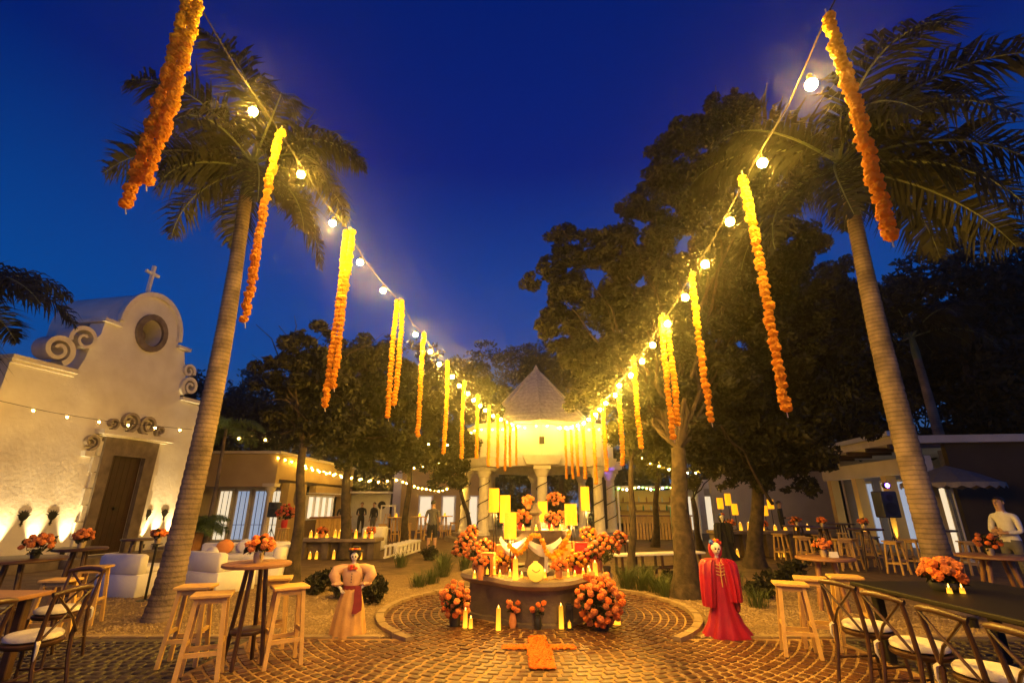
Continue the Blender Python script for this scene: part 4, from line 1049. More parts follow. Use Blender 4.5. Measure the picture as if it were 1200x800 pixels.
# more offerings on the rim and in the basin
for k, (u, v, y, kinds, lb) in enumerate(((572, 660, 8.3, ['coral', 'yor'], 'orange flowers heaped in the basin under the tallest lamp'), (588, 655, 8.5, ['ora', 'rust'], 'low marigold heap in the basin behind the low lamp'), (676, 655, 8.4, ['coral', 'ora'], 'marigold heap in the basin under the tree side lamp'), (690, 650, 8.5, ['red', 'coral'], 'red and coral flowers in the basin by the bench side lamp'), (602, 608, 9.0, ['rust', 'coral'], 'rust flowers behind the bowl by the low lamp'), (660, 606, 9.0, ['coral', 'rust'], 'coral flowers behind the bowl by the black box lamp'), (570, 640, 8.8, ['coral', 'pink'], 'pale coral flowers behind the tallest lamp'), (690, 625, 8.9, ['rust', 'ora'], 'rust and orange flowers behind the bench side lamp'))):
    p = D(u, v, y); z0 = .56
    arrangement(lb, (p.x, y, z0), m_orpot if k % 2 else m_redpot, .07, max(.12, p.z - z0 - .08), .14, 24, .036, kinds, 0, None, 'flower_arrangement', .9, -.7)
def box_offering(u, v, y, w_, h, mt, lb):
    p = D(u, v, y); t = T('offering_box', lb, 'box', (p.x, y, .56), R(random.uniform(-12, 12)))
    q = MB(); q.rbox((0, 0, h / 2), (w_, w_ * .8, h), .008); q.build('body', mt, t)
    q = MB(); q.rbox((0, 0, h + .012), (w_ * 1.06, w_ * .86, .022), .006); q.build('lid', mt, t)
box_offering(572, 664, 8.15, .20, .34, m_orangecloth, 'orange cloth covered box in the basin under the tallest lamp')
box_offering(682, 664, 8.6, .20, .46, m_redpot, 'red enamelled box in the basin by the bench side lamp')
box_offering(588, 664, 8.9, .22, .40, m_orangecloth, 'orange cloth covered box at the back of the basin')
box_offering(668, 664, 9.0, .22, .44, m_orangecloth, 'orange cloth covered box behind the bowl')
for k in range(14):
    a = R(-165 + k * 11.5); rr = .88 + .03 * math.sin(k * 2.3)
    candle((FX + rr * math.cos(a), FY + rr * math.sin(a), .615), .022, .045 + .05 * ((k * 7) % 5) / 5, 'small votive in the row along the fountain rim', 'row of votives on the rim')
b_ = MB(); random.seed(5)
for _ in range(1500):
    a = random.uniform(-PI, .0); rr = random.uniform(.82, 1.06); x, y = rr * math.cos(a), rr * math.sin(a); r_ = random.uniform(.008, .016); an = random.random() * 6.28
    b_.add([(x + r_ * math.cos(an), y + r_ * math.sin(an), .617 + random.random() * .006), (x + r_ * math.cos(an + 2), y + r_ * math.sin(an + 2), .622), (x + r_ * math.cos(an + 4), y + r_ * math.sin(an + 4), .618)], [(0, 1, 2)])
t = T('rim_petals', 'loose orange petals strewn along the fountain rim', 'petals', (FX, FY, 0)); tag(b_.build('petals', m_ora, t), None, None, kind='stuff')
# petal cross on the paving
t = T('petal_cross', 'orange marigold petals strewn as a cross on the paving', 'petals', (.32, 6.5, .02))
b_ = MB()
def petal(x, y, z):
    r_ = random.uniform(.012, .024); a = random.random() * 6.28; tl = random.uniform(-.5, .5)
    c, s = math.cos(a) * r_, math.sin(a) * r_
    b_.add([(x - c, y - s, z), (x + s * .6, y - c * .6, z + tl * r_), (x + c, y + s, z + r_ * .6), (x - s * .6, y + c * .6, z + r_ * .3)], [(0, 1, 2, 3)])
for _ in range(5200):
    if random.random() < .74:
        y = random.uniform(-.72, .56); wdt = .105 + .025 * (y < 0); x = random.uniform(-1, 1) * wdt
    else:
        x = random.uniform(-.43, .43); y = .07 + random.uniform(-1, 1) * .085 * (1.2 - abs(x))
    petal(x + random.gauss(0, .006), y + random.gauss(0, .006), random.uniform(.003, .012))
tag(b_.build('petals', m_petal, t), None, None, kind='stuff')

# ------------------------------------------------------------------ skeleton figures
def skull(parent, c, s, hair=None):
    q = MB(); cx, cy, cz = c
    V, Fc = ICO[3]; vs = []
    for a in V:
        x, y, z = a
        k = 1.0
        if z < -.15: x *= .74 + .12 * (1 + z); y = y * (.9 if y < 0 else .75)
        # eye sockets, nose
        for ex in (-.34, .34):
            d = math.hypot(x - ex, z - .02)
            if y < 0 and d < .24: y += .30 * (1 - (d / .24) ** 2)
        d = math.hypot(x, z + .30)
        if y < 0 and d < .13: y += .18 * (1 - (d / .13) ** 2)
        vs.append((cx + x * s * .78, cy + y * s * .92, cz + z * s))
    q.add(vs, Fc); h = q.build('skull', m_bone, parent, True)
    q = MB()
    for ex in (-.265, .265): q.blob((cx + ex * s, cy - .69 * s, cz + .02 * s), .17 * s, 2, 0, (1, .45, 1))
    q.blob((cx, cy - .80 * s, cz - .29 * s), .08 * s, 1, 0, (.8, .4, 1.3)); q.build('sockets', m_black, h, True)
    q = MB()
    for k in range(7): q.box((cx + (-.27 + k * .09) * s, cy - (.70 - .25 * abs(k - 3) / 9) * s, cz - .60 * s), (.012 * s, .05 * s, .17 * s))
    q.box((cx, cy - .70 * s, cz - .60 * s), (.52 * s, .03 * s, .02 * s)); q.build('teeth', m_black, h)
    return h
def lofted(parent, name, mt, rings, n=28, fk=11, folds=None, ph=0.0):
    q = MB(); R_ = []
    for i, (cx, cy, z, rx, ry) in enumerate(rings):
        fo = folds[i] if folds else 0
        R_.append([(cx + rx * (1 + fo * math.cos(fk * a + ph)) * math.cos(a), cy + ry * (1 + fo * math.cos(fk * a + ph)) * math.sin(a), z) for a in [2 * PI * k / n for k in range(n)]])
    q.stack(R_); return q.build(name, mt, parent, True)
def skel_lady(loc, rz, H_):
    t = T('skeleton_figure', 'skeleton lady in cream puffed dress with maroon sash, hands on hips', 'figure', loc, rz)
    k = H_ / 1.08
    S = lambda *r_: tuple(x * k for x in r_)
    lofted(t, 'skirt', m_gold, [S(0, 0, .0, .235, .20), S(0, 0, .03, .235, .20), S(0, 0, .20, .205, .175), S(0, 0, .40, .165, .14), S(0, 0, .56, .12, .105), S(0, 0, .60, .105, .09)], 44, 11, [.06, .06, .055, .045, .03, .0])
    bd = lofted(t, 'bodice', m_blush, [S(0, 0, .58, .105, .085), S(0, 0, .66, .125, .10), S(0, 0, .76, .15, .11), S(0, 0, .82, .14, .10), S(0, 0, .86, .08, .07), S(0, 0, .885, .05, .05)], 28, 9, [.02, .03, .03, .02, 0, 0])
    for sx in (-1, 1):
        q = MB(); q.tube([S(sx * .05, 0, .84), S(sx * .14, 0, .825), S(sx * .225, -.01, .795), S(sx * .245, -.02, .74), S(sx * .215, -.04, .68), S(sx * .18, -.06, .63)], [r_ * k for r_ in (.035, .06, .075, .082, .065, .04)], 14)
        sl = q.build('sleeve', m_blush, t, True)
        q = MB(); q.tube([S(sx * .20, -.06, .635), S(sx * .15, -.09, .60), S(sx * .125, -.095, .575)], [.024 * k, .018 * k, .020 * k], 8)
        for j in range(5): q.tube([S(sx * .13, -.095, .58), S(sx * (.125 - .012 * j), -.108, .545 - .006 * (j % 3)), S(sx * (.115 - .012 * j), -.105, .52 + .006 * abs(j - 2))], [.008 * k, .007 * k, .005 * k], 5)
        q.build('hand', m_bone, sl, True)
        q = MB(); q.lathe([(.05 * k, 0), (.075 * k, .025 * k), (.055 * k, .05 * k)], S(sx * .19, -.055, .61), 14, fold=.15, fk=7); q.build('cuff', m_blush, sl, True)
    q = MB(); q.lathe([(.115 * k, .555 * k), (.122 * k, .58 * k), (.112 * k, .615 * k)], n=24, sy=.88); sh = q.build('sash', m_maroon, t, True)
    q = MB(); q.stack([[S(.06 + dx, -.105 - dz * .08, z), S(.06 + dx + w_, -.115 - dz * .08, z), S(.06 + dx + w_, -.095 - dz * .08, z), S(.06 + dx, -.09 - dz * .08, z)] for dx, w_, z, dz in ((0, .08, .61, 0), (-.005, .10, .52, .3), (.005, .11, .42, .7), (.0, .12, .33, 1.0), (-.005, .06, .29, 1.1))]); q.build('sash_tail', m_maroon, sh, True)
    for j in range(7): blossom(bd, S(-.045 + .03 * (j % 4), -.10 - .012 * (j % 2), .83 + .03 * (j // 4)), .026 * k, 'red' if j % 2 else 'rust', 'bow_flower')
    q = MB()
    for j in range(4): q.blob(S(0, -.115, .66 + j * .035), .008 * k, 1)
    q.build('buttons', m_black, bd)
    q = MB(); q.tube([S(0, 0, .87), S(0, -.005, .93)], .028 * k, 8); q.build('neck', m_bone, t, True)
    hd = skull(t, S(0, -.01, .975), .072 * k)
    q = MB(); q.lathe([(.060 * k, -.07 * k), (.078 * k, -.02 * k), (.085 * k, .02 * k), (.075 * k, .06 * k), (.03 * k, .085 * k)], S(0, .028, .985), 18); q.build('hair', m_hair, hd, True)
    q = MB(); q.lathe([(.105 * k, 0), (.108 * k, .010 * k), (.062 * k, .02 * k), (.056 * k, .06 * k), (.02 * k, .07 * k)], S(0, .02, 1.04), 20); q.build('hat', m_black, hd, True)
    for j in range(5): blossom(hd, S(-.06 + .03 * j, -.055 + .01 * abs(j - 2), 1.072), .018 * k, ('rust', 'yor', 'red')[j % 3], 'hat_flower')
skel_lady(G(407, 744), R(8), 1.06)
def skel_red(loc, rz, H_, label, cl, dark, hair_fl=True, n_ribs=True):
    t = T('skeleton_figure', label, 'figure', loc, rz); k = H_ / 1.17
    S = lambda *r_: tuple(x * k for x in r_)
    lofted(t, 'skirt', cl, [S(.03, .02, .0, .30, .22), S(.03, .02, .03, .295, .22), S(.02, .01, .16, .215, .17), S(.01, 0, .34, .155, .13), S(0, 0, .55, .13, .11), S(0, 0, .70, .12, .10), S(0, 0, .86, .12, .095), S(0, 0, .94, .05, .05)], 52, 9, [.09, .09, .08, .06, .03, .01, .0, .0], .6)
    # open cloak: two lofted panels that hang from the shoulders
    for sx in (-1, 1):
        R_ = []
        for z, x0, x1, yb_ in ((.93, .04, .14, .09), (.91, .035, .20, .11), (.86, .05, .235, .13), (.72, .06, .245, .14), (.56, .065, .25, .14), (.42, .075, .25, .13), (.36 if sx < 0 else .44, .09, .245, .12)):
            ring = []
            for j in range(44):
                a = 2 * PI * j / 44; fo = 1 + .10 * math.cos(8 * a + sx + z * 2) + .04 * math.cos(13 * a + z * 5)
                ring.append(S(sx * ((x0 + x1) / 2 + (x1 - x0) / 2 * math.cos(a) * fo), -.02 + yb_ * math.sin(a) * fo, z))
            R_.append(ring)
        q = MB(); q.stack(R_); ck = q.build('cloak', cl, t, True)
        if n_ribs:
            q = MB(); q.tube([R_[i][25] for i in range(len(R_))], .006 * k, 5); q.build('trim', m_gold, ck, True)
        if sx > 0:
            q = MB(); q.tube([S(.17, -.03, .45), S(.18, -.05, .36), S(.175, -.07, .30)], [.05 * k, .04 * k, .02 * k], 8); q.build('lining', dark, ck, True)
    if n_ribs:
        q = MB(); q.tube([S(0, -.118, .90), S(0, -.128, .60)], .008 * k, 5)
        for j in range(4): q.tube([S(-.055, -.105, .87 - j * .04), S(0, -.125, .855 - j * .04), S(.055, -.105, .87 - j * .04)], .006 * k, 5)
        q.build('ribs', m_gold, t, True)
    q = MB(); q.tube([S(0, 0, .92), S(0, -.01, 1.0)], .03 * k, 8); q.build('neck', m_bone, t, True)
    hd = skull(t, S(0, -.03, 1.055), .082 * k)
    q = MB(); V, Fc = ICO[3]
    vs = []; 
    for (x, y, z) in V:
        if y < -.35 and z < .62: y = -.30 + (y + .35) * .1
        if z < -.3: x *= 1.05
        vs.append(S(x * .088, .012 + y * .095, 1.05 + z * (.105 if z > 0 else .135)))
    q.add(vs, Fc); hood = q.build('hood', cl, t, True)
    if hair_fl:
        for j, (kd, x, z) in enumerate((('red', .03, 1.155), ('red', .065, 1.13), ('yor', .0, 1.16), ('red', -.015, 1.15))): blossom(hood, S(x, -.03, z), .026 * k, kd, 'hood_flower')
        q = MB(); q.blob(S(-.055, -.045, 1.14), .03 * k, 2, .2); q.build('hood_flower', m_bluefl, hood)
skel_red(G(851, 746), R(-6), 1.18, 'skeleton figure in red hooded cloak and trailing red gown', m_redcloth, m_reddark)
p_ = G(852, 655); skel_red((p_.x, p_.y, 0), 0, 1.35, 'skeleton figure in black veil by the right hand stone counter', m_black, m_black, True, False)

# ------------------------------------------------------------------ furniture prototypes
random.seed(77)
def make_stool():
    t = T('bar_stool', '', 'stool', (0, 0, 0), 0, 'pale wooden bar stools')
    q = MB(); q.rbox((0, 0, .745), (.37, .30, .032), .006); q.build('seat', m_wood, t)
    for sx in (-1, 1):
        for sy in (-1, 1):
            q = MB(); q.stack([[(sx * x + a, sy * y + b_, z) for a, b_ in ((-.02, -.02), (.02, -.02), (.02, .02), (-.02, .02))] for x, y, z in ((.180, .150, 0), (.125, .095, .728))]); q.build('leg', m_wood, t)
    for sy in (-1, 1):
        q = MB(); q.box((0, sy * .132, .24), (.30, .022, .04)); q.build('stretcher', m_wood, t)
        q = MB(); q.box((0, sy * .098, .70), (.235, .02, .05)); q.build('apron', m_wood, t)
    for sx in (-1, 1):
        q = MB(); q.box((sx * .156, 0, .32), (.022, .235, .04)); q.build('stretcher', m_wood, t)
    return t
stool0 = make_stool(); stool_used = [False]
def stool(x, y, rz, label, s=1.0):
    if not stool_used[0]:
        stool_used[0] = True; o = stool0; o.location = (x, y, GZ); o.rotation_euler = (0, 0, rz); o.scale = (s,) * 3; o['label'] = label
    else: o = dup(stool0, (x, y, GZ), rz, label, None, s)
GZ = .018
stool(-3.08, 5.50, R(22), 'pale wooden stool before the tall table, standing apart on the bricks')
stool(-2.50, 5.98, R(35), 'pale wooden stool tucked at the side of the tall table nearest the fountain')
stool(-3.55, 5.98, R(12), 'pale wooden stool beside the tall table towards the palm')
stool(-2.95, 6.62, R(20), 'pale wooden stool behind the tall table on the gravel edge')
stool(3.30, 6.30, R(-20), 'pale wooden stool standing beside the red figure', .98)
stool(3.72, 6.60, R(-25), 'pale wooden stool half behind the crossback chairs')
stool(-6.15, 7.75, R(15), 'pale wooden stool beside the white armchair')
stool(-5.75, 6.75, R(5), 'pale wooden stool beside the tall table by the chapel', .95)
stool(4.25, 6.75, R(-20), 'pale wooden stool at the end of the black table')
stool(10.0, 14.4, R(10), 'wooden stool near the terrace pillars', 1.0)
def tall_table(loc, label, rad=.36, h=1.0, top=m_woodtop, leg=m_darkwood, four=True):
    t = T('cocktail_table', label, 'table', loc, random.random())
    q = MB(); q.lathe([(rad * .96, h - .04), (rad, h - .03), (rad, h - .008), (rad * .97, h)], n=28); q.build('tabletop', top, t, True)
    for k in range(4):
        a = PI / 4 + k * PI / 2
        q = MB(); q.tube([(.21 * math.cos(a), .21 * math.sin(a), 0), (.10 * math.cos(a), .10 * math.sin(a), h - .04)], [.022, .026], 7); q.build('leg', leg, t, True)
    q = MB(); q.lathe([(.155, .30), (.165, .31), (.165, .335), (.155, .345)], n=16); q.build('ring', leg, t, True)
    return t
def centrepiece(p, label, r_=.13, n=16, kinds=('coral', 'pink', 'rust'), pot=None, group=None):
    return arrangement(label, p, pot or m_tin, .055, .11, r_, n, .042, list(kinds), 0, group, 'flower_centrepiece', .8, -.3)
tall_table((-2.88, 5.93, GZ), 'tall round brown table between the pale stools by the cream dressed figure')
centrepiece((-2.88, 5.93, GZ + 1.0), 'coral flowers in a tin can on the tall table by the pale stools')
tall_table((-6.9, 8.3, 0), 'tall dark table with splayed legs before the chapel door', h=.98, top=m_darkwood)
centrepiece((-6.9, 8.3, .98), 'coral flowers in a tin can on the tall table before the chapel door', .12, 14)
tall_table((-6.7, 7.05, 0), 'tall dark table close to the chapel spotlights', .55, .95, m_darkwood)
centrepiece((-6.45, 7.05, .95), 'shadowy rust flowers on the tall table close to the chapel wall', .15, 16, ('rust',), m_pot)
tall_table((-7.9, 10.9, 0), 'tall table behind the palm between the white seats', .3, .95, m_darkwood)
centrepiece((-6.55, 9.55, .95), 'coral flowers on a slim dark stand between palm and white sofa', .11, 12)
q = T('flower_stand', 'slim dark stand between palm and white sofa', 'stand', (-6.55, 9.55, 0)); w = MB(); w.lathe([(.14, 0), (.14, .02), (.02, .04), (.02, .92), (.09, .94), (.09, .95)], n=12); w.build('pole', m_metal, q, True)
def round_table(loc, label, rad=.44, h=.80):
    t = T('round_table', label, 'table', loc)
    q = MB(); q.lathe([(rad * .97, h - .045), (rad, h - .035), (rad, h - .01), (rad * .98, h)], n=30); q.build('tabletop', m_woodtop, t, True)
    for k in range(4):
        a = .3 + k * PI / 2; q = MB(); q.tube([(rad * .62 * math.cos(a), rad * .62 * math.sin(a), 0), (rad * .35 * math.cos(a), rad * .35 * math.sin(a), h - .045)], [.03, .04], 8); q.build('leg', m_woodtop, t, True)
p = G(966, 652, .80); round_table((p.x, p.y, 0), 'round reddish wood table with a small card behind the pale stools')
centrepiece((p.x, p.y, .80), 'coral blooms in a glass jar on the round reddish table', .13, 12, ('coral', 'rust'))
w = T('table_card', 'small white printed card beside the coral jar on the round table', 'card', (p.x + .07, p.y - .16, .802), R(-10)); q = MB(); q.box((0, 0, .045), (.13, .006, .09), Matrix.Rotation(R(-12), 3, 'X')); q.box((0, .03, .04), (.13, .006, .085), Matrix.Rotation(R(22), 3, 'X')); q.build('card', m_whitepaint, w)
p2 = G(1165, 650, .80); round_table((p2.x, p2.y, 0), 'round table beside the guest in a white shirt', .55)
centrepiece((p2.x - .05, p2.y, .80), 'coral blooms on the round table beside the white shirted guest', .18, 18, ('coral', 'rust'))

# crossback chairs
def make_chair():
    t = T('crossback_chair', '', 'chair', (0, 0, 0), 0, 'dark crossback chairs with pale cushions')     # faces +x
    q = MB(); q.lathe([(.20, .43), (.215, .445), (.215, .465), (.20, .475)], n=24, sy=1.02); q.build('seat', m_darkwood, t, True)
    q = MB(); q.lathe([(.17, .478), (.205, .492), (.208, .515), (.19, .535), (.10, .545), (.02, .546)], n=24); q.build('cushion', m_cushion, t, True)
    for sy in (-1, 1):
        q = MB(); q.tube([(.17, sy * .15, .44), (.20, sy * .185, 0)], [.018, .014], 7); q.build('leg', m_darkwood, t, True)
        q = MB(); q.tube([(-.26, sy * .19, 0), (-.20, sy * .19, .30), (-.185, sy * .19, .47), (-.215, sy * .20, .70), (-.245, sy * .205, .86)], [.016, .018, .02, .018, .017], 7); q.build('back_post', m_darkwood, t, True)
    q = MB(); q.tube([(-.235, -.225, .865), (-.275, -.12, .885), (-.285, 0, .892), (-.275, .12, .885), (-.235, .225, .865)], [.022, .026, .027, .026, .022], 8); q.build('top_rail', m_darkwood, t, True)
    for s in (-1, 1):
        q = MB(); q.tube([(-.195 - .012 * (s + 1), -s * .185, .50), (-.235 - .006 * (s + 1), -s * .06, .64), (-.245 - .006 * (s + 1), s * .06, .74), (-.255, s * .19, .85)], .012, 6); q.build('cross_slat', m_darkwood, t, True)
    q = MB(); q.tube([(.185, -.17, .2), (-.235, -.19, .2)], .010, 5); q.build('stretcher', m_darkwood, t, True)
    q = MB(); q.tube([(.185, .17, .2), (-.235, .19, .2)], .010, 5); q.build('stretcher', m_darkwood, t, True)
    q = MB(); q.tube([(-.02, -.18, .2), (-.02, .18, .2)], .010, 5); q.build('stretcher', m_darkwood, t, True)
    q = MB(); q.tube([(-.19, .19, .50), (-.215, .215, .48), (-.22, .22, .40), (-.21, .21, .36)], [.02, .016, .012, .004], 5); q.build('cushion_tie', m_cushion, t, True)
    return t
chair0 = make_chair(); cu = [False]
def chair(x, y, rz, label, z=GZ):
    if not cu[0]: cu[0] = True; chair0.location = (x, y, z); chair0.rotation_euler = (0, 0, rz); chair0['label'] = label
    else: dup(chair0, (x, y, z), rz, label)
chair(3.46, 5.30, R(8), 'dark crossback chair at the black table, beside the pale stools')
chair(3.42, 4.62, R(4), 'dark crossback chair at the black table, second from the pale stools')
chair(3.38, 3.95, R(-2), 'dark crossback chair at the black table, third from the pale stools')
chair(3.36, 3.36, R(-4), 'dark crossback chair at the black table, fourth from the pale stools')
chair(-4.30, 4.92, R(184), 'dark crossback chair with pale cushion at the wooden table near the chapel')
chair(-4.38, 4.25, R(176), 'dark crossback chair beyond its twin at the wooden table near the chapel')
chair(-5.1, 6.05, R(-95), 'dark crossback chair behind the wooden table near the chapel')
chair(6.3, 6.0, R(175), 'dark crossback chair on the far long side of the black table')
chair(6.3, 5.2, R(180), 'dark crossback chair on the far long side of the black table, away from the palm')
t = T('long_table', 'long black lacquered table with dark legs on the brick plaza', 'table', (4.72, 4.5, GZ))
q = MB(); q.rbox((0, 0, .75), (1.55, 3.4, .045), .01); q.build('tabletop', m_blackwood, t)
for sx in (-.62, .62):
    for sy in (-1.5, 1.5):
        q = MB(); q.rbox((sx, sy, .365), (.09, .09, .72), .008); q.build('leg', m_blackwood, t)
for sy in (-1.5, 1.5): q = MB(); q.box((0, sy, .68), (1.15, .04, .09)); q.build('apron', m_blackwood, t)
cp_ = arrangement('large coral blooms in a dark tray on the black table', (4.52, 5.55, GZ + .775), m_pot, .13, .08, .17, 20, .055, ['coral', 'rust'], 0, None, 'flower_centrepiece', .75, -.2)
for k in range(2): candle((4.42 + k * .13, 5.38, GZ + .775), .022, .05, 'tiny votive before the dark tray on the black table', 'votives on the black table')
t = T('long_table', 'long brown wooden dining table near the chapel', 'table', (-5.75, 4.85, GZ))
q = MB(); q.rbox((0, 0, .75), (1.9, 1.5, .045), .01); q.build('tabletop', m_woodtop, t)
for sx in (-.8, .8):
    for sy in (-.6, .6): q = MB(); q.rbox((sx, sy, .365), (.08, .08, .72), .008); q.build('leg', m_darkwood, t)

# white seats
def sofa(loc, rz, w_, label, arms=True, pillows=()):
    t = T('white_sofa', label, 'sofa', loc, rz)                       # faces +x, w_ along y
    q = MB(); q.rbox((.05, 0, .20), (.85, w_, .40), .02); q.build('base', m_white, t, True)
    q = MB(); q.rbox((.10, 0, .455), (.66, w_ - (.28 if arms else .02), .12), .03); q.build('seat_cushion', m_white, t, True)
    q = MB(); q.rbox((-.29, 0, .56), (.20, w_ - .02, .36), .04); q.build('backrest', m_white, t, True)
    if arms:
        for s in (-1, 1): q = MB(); q.rbox((.08, s * (w_ / 2 - .07), .475), (.70, .135, .16), .03); q.build('armrest', m_white, t, True)
    for y_, m_ in pillows:
        q = MB(); q.blob((-.10, y_, .66), .2, 2, .02, (.35, 1, .85)); q.build('pillow', m_, t, True)
sofa((-7.3, 10.2, 0), R(80), .95, 'white square armchair seen from behind beside the palm', False)
sofa((-5.95, 10.6, 0), R(65), 1.15, 'white armchair seen from behind between palm and tall table', False, ((.1, m_white),))
sofa((-6.5, 12.6, 0), R(-75), 2.0, 'white sofa with orange and white pillows facing the armchairs', True, ((-.45, m_orangecloth), (0, m_white), (.5, m_orangecloth)))
sofa((-5.45, 11.9, 0), R(185), 1.2, 'white sofa end beside the twisting tree', True)

# stone counters with candles
def counter(loc, rz, L, h, label, niches, cl):
    t = T('stone_counter', label, 'counter', loc, rz)
    q = MB(); q.rbox((0, 0, h - .05), (L + .16, .86, .1), .015); q.build('slab', m_coping, t)
    q = MB(); q.box((0, .12, (h - .1) / 2), (L, .46, h - .1))
    q.build('back', m_altar, t)
    for k in range(niches + 1):
        x = -L / 2 + .1 + (L - .2) * k / niches
        q = MB(); q.box((x, -.22, (h - .1) / 2), (.2, .22, h - .101)); q.build('pier', m_altar, t)
    M = Matrix.Translation(loc) @ Matrix.Rotation(rz, 4, 'Z')
    for k in range(niches):
        x = -L / 2 + .1 + (L - .2) * (k + .5) / niches
        for j in range(2):
            candle(M @ Vector((x - .12 + .2 * j + random.uniform(-.05, .05), -.24, .0)), .045, .14 + .1 * random.random(), 'glowing candle in a niche under the ' + cl, 'niche candles of the ' + cl)
    for k in range(9):
        candle(M @ Vector((-L / 2 + .15 + (L - .3) * k / 8, random.uniform(-.2, .15), h)), .05, .08 + .16 * random.random(), 'glowing candle on top of the ' + cl, 'candles on the ' + cl)
    for k in range(3):
        arrangement('coral flowers in an orange pot among candles on the ' + cl, M @ Vector((-L / 3 + k * L / 3 + .1, .12, h)), m_orpot, .07, .12, .15, 14, .05, ['coral', 'rust'], 0, 'pots on the ' + cl)
    return M
counter((-5.5, 16.6, 0), R(-3), 2.4, .60, 'low stone counter with candle niches before the ochre house', 3, 'ochre house counter')
counter((8.4, 17.2, 0), R(4), 3.4, .80, 'low stone counter with candle niches behind the dark spreading tree', 4, 'tree side counter')
for k, (u, v0, v1) in enumerate(((843, 583, 596), (852, 578, 592), (860, 590, 603), (895, 592, 604), (902, 585, 596))):
    y = 17.3; a, b_ = D(u, v0, y), D(u, v1, y)
    t = T('stand_lamp', 'yellow cylinder shade lamp standing on the tree side counter', 'lamp', (a.x, y, .80), 0, 'lamps on the tree side counter')
    q = MB(); q.lathe([(.10, b_.z - .8), (.10, a.z - .8), (.09, a.z - .81)], n=16); q.build('lamp_shade', m_shade, t, True)
    q = MB(); q.tube([(0, 0, 0), (0, 0, a.z - .85)], .012, 5); q.lathe([(.08, 0), (.08, .02), (.02, .03)], n=10); q.build('stand', m_metal, t)

# benches
t = T('slatted_bench', 'low white slatted bench on the gravel before the standing man', 'bench', (-3.55, 17.0, 0), R(-6))
for sx in (-.17, .17):
    q = MB(); q.box((sx, 0, .40), (.07, 2.6, .05)); q.build('rail', m_whitepaint, t)
    q = MB(); q.box((sx, 0, .10), (.05, 2.6, .05)); q.build('rail', m_whitepaint, t)
for k in range(7):
    for sx in (-.17, .17): q = MB(); q.box((sx, -1.2 + k * .4, .24), (.05, .06, .27)); q.build('leg', m_whitepaint, t)
    q = MB(); q.box((0, -1.2 + k * .4, .435), (.42, .12, .02)); q.build('slat', m_whitepaint, t)
a = G(733, 650, .46); b_ = G(797, 640, .46)
t = T('long_bench', 'long bench with white top and dark legs beside the slim tree', 'bench', (3.65, 13.0, 0), R(17))
q = MB(); q.rbox((0, 0, .465), (2.5, .42, .05), .01); q.build('seat', m_whitepaint, t)
for k in range(5):
    for s in (-1, 1): q = MB(); q.box((-1.1 + k * .55, s * .15, .22), (.05, .05, .44)); q.build('leg', m_darkwood, t)
for s in (-1, 1): q = MB(); q.box((0, s * .15, .15), (2.2, .03, .04)); q.build('stretcher', m_darkwood, t)
t = T('long_bench', 'short white topped bench further back beside the flower mass', 'bench', (3.2, 17.2, 0), R(4))
q = MB(); q.rbox((0, 0, .465), (1.5, .4, .05), .01); q.build('seat', m_whitepaint, t)
for x in (-.6, .6):
    for s in (-1, 1): q = MB(); q.box((x, s * .15, .22), (.05, .05, .44)); q.build('leg', m_darkwood, t)

# distant bar with coloured bulbs
bx0 = D(768, 605, 25)
t = T('garden_bar', 'wooden slatted bar with bottles and coloured lights under a canopy', 'bar', (bx0.x, 25, 0))
q = MB(); q.box((0, 0, 1.08), (3.4, .7, .07)); q.build('counter_top', m_woodtop, t)
for k in range(22): q = MB(); q.box((-1.6 + k * .152, -.28, .52), (.11, .04, 1.03)); q.build('slat', m_wood, t)
q = MB(); q.box((0, 1.1, 1.5), (3.6, .08, 1.6)); q.build('back_board', m_yellowwall, t)
for z in (1.3, 1.7): q = MB(); q.box((0, .98, z), (3.3, .22, .03)); q.build('shelf', m_woodtop, t)
q = MB(); q.box((0, .3, 2.42), (4.0, 2.0, .07)); q.build('canopy', m_whitepaint, t)
for sx in (-1.9, 1.9):
    for y in (-.6, 1.2): q = MB(); q.box((sx, y, 1.2), (.09, .09, 2.4)); q.build('post', m_whitepaint, t)
gc = [mat('green_bulb', (.1, .8, .2), None, emit=(.25, 1.0, .15), estr=14), mat('amber_bulb', (1, .6, .1), None, emit=(1, .72, .12), estr=20), mat('white_bulb', (1, 1, 1), None, emit=(1, .9, .75), estr=22)]
bbm = []
for m_ in gc: q = MB(); q.blob((0, 0, 0), .055, 1); bbm.append(q.mesh('bulb', m_))
for k in range(20): link('bulb', bbm[(k * 7) % 3], t, (-1.85 + k * .195, -.66, 2.34 - .06 * math.sin(k * .9)))
bt = [mat('bottle_green', (.04, .16, .05), None, 5, .1), mat('bottle_amber', (.3, .12, .02), None, 5, .1), mat('bottle_clear', (.5, .5, .45), None, 5, .1)]
for k in range(16):
    o = T('bottle', 'bottle standing on the shelf of the garden bar', 'bottle', (bx0.x - 1.5 + k * .2, 25.98, 1.715 if k % 2 else 1.315), 0, 'bottles in the garden bar')
    q = MB(); q.lathe([(.04, 0), (.04, .17), (.015, .22), (.015, .28)], n=8); q.build('glass', bt[k % 3], o, True)
q = T('teal_post', 'teal painted post standing at the end of the garden bar', 'post', (D(792, 620, 24).x, 24, 0)); w = MB(); w.box((0, 0, .75), (.32, .25, 1.5)); w.build('shaft', mat('teal_paint', (.04, .30, .32), None, 5, .6), q); w = MB(); w.box((0, 0, 1.53), (.4, .32, .06)); w.build('cap', m_whitepaint, q)

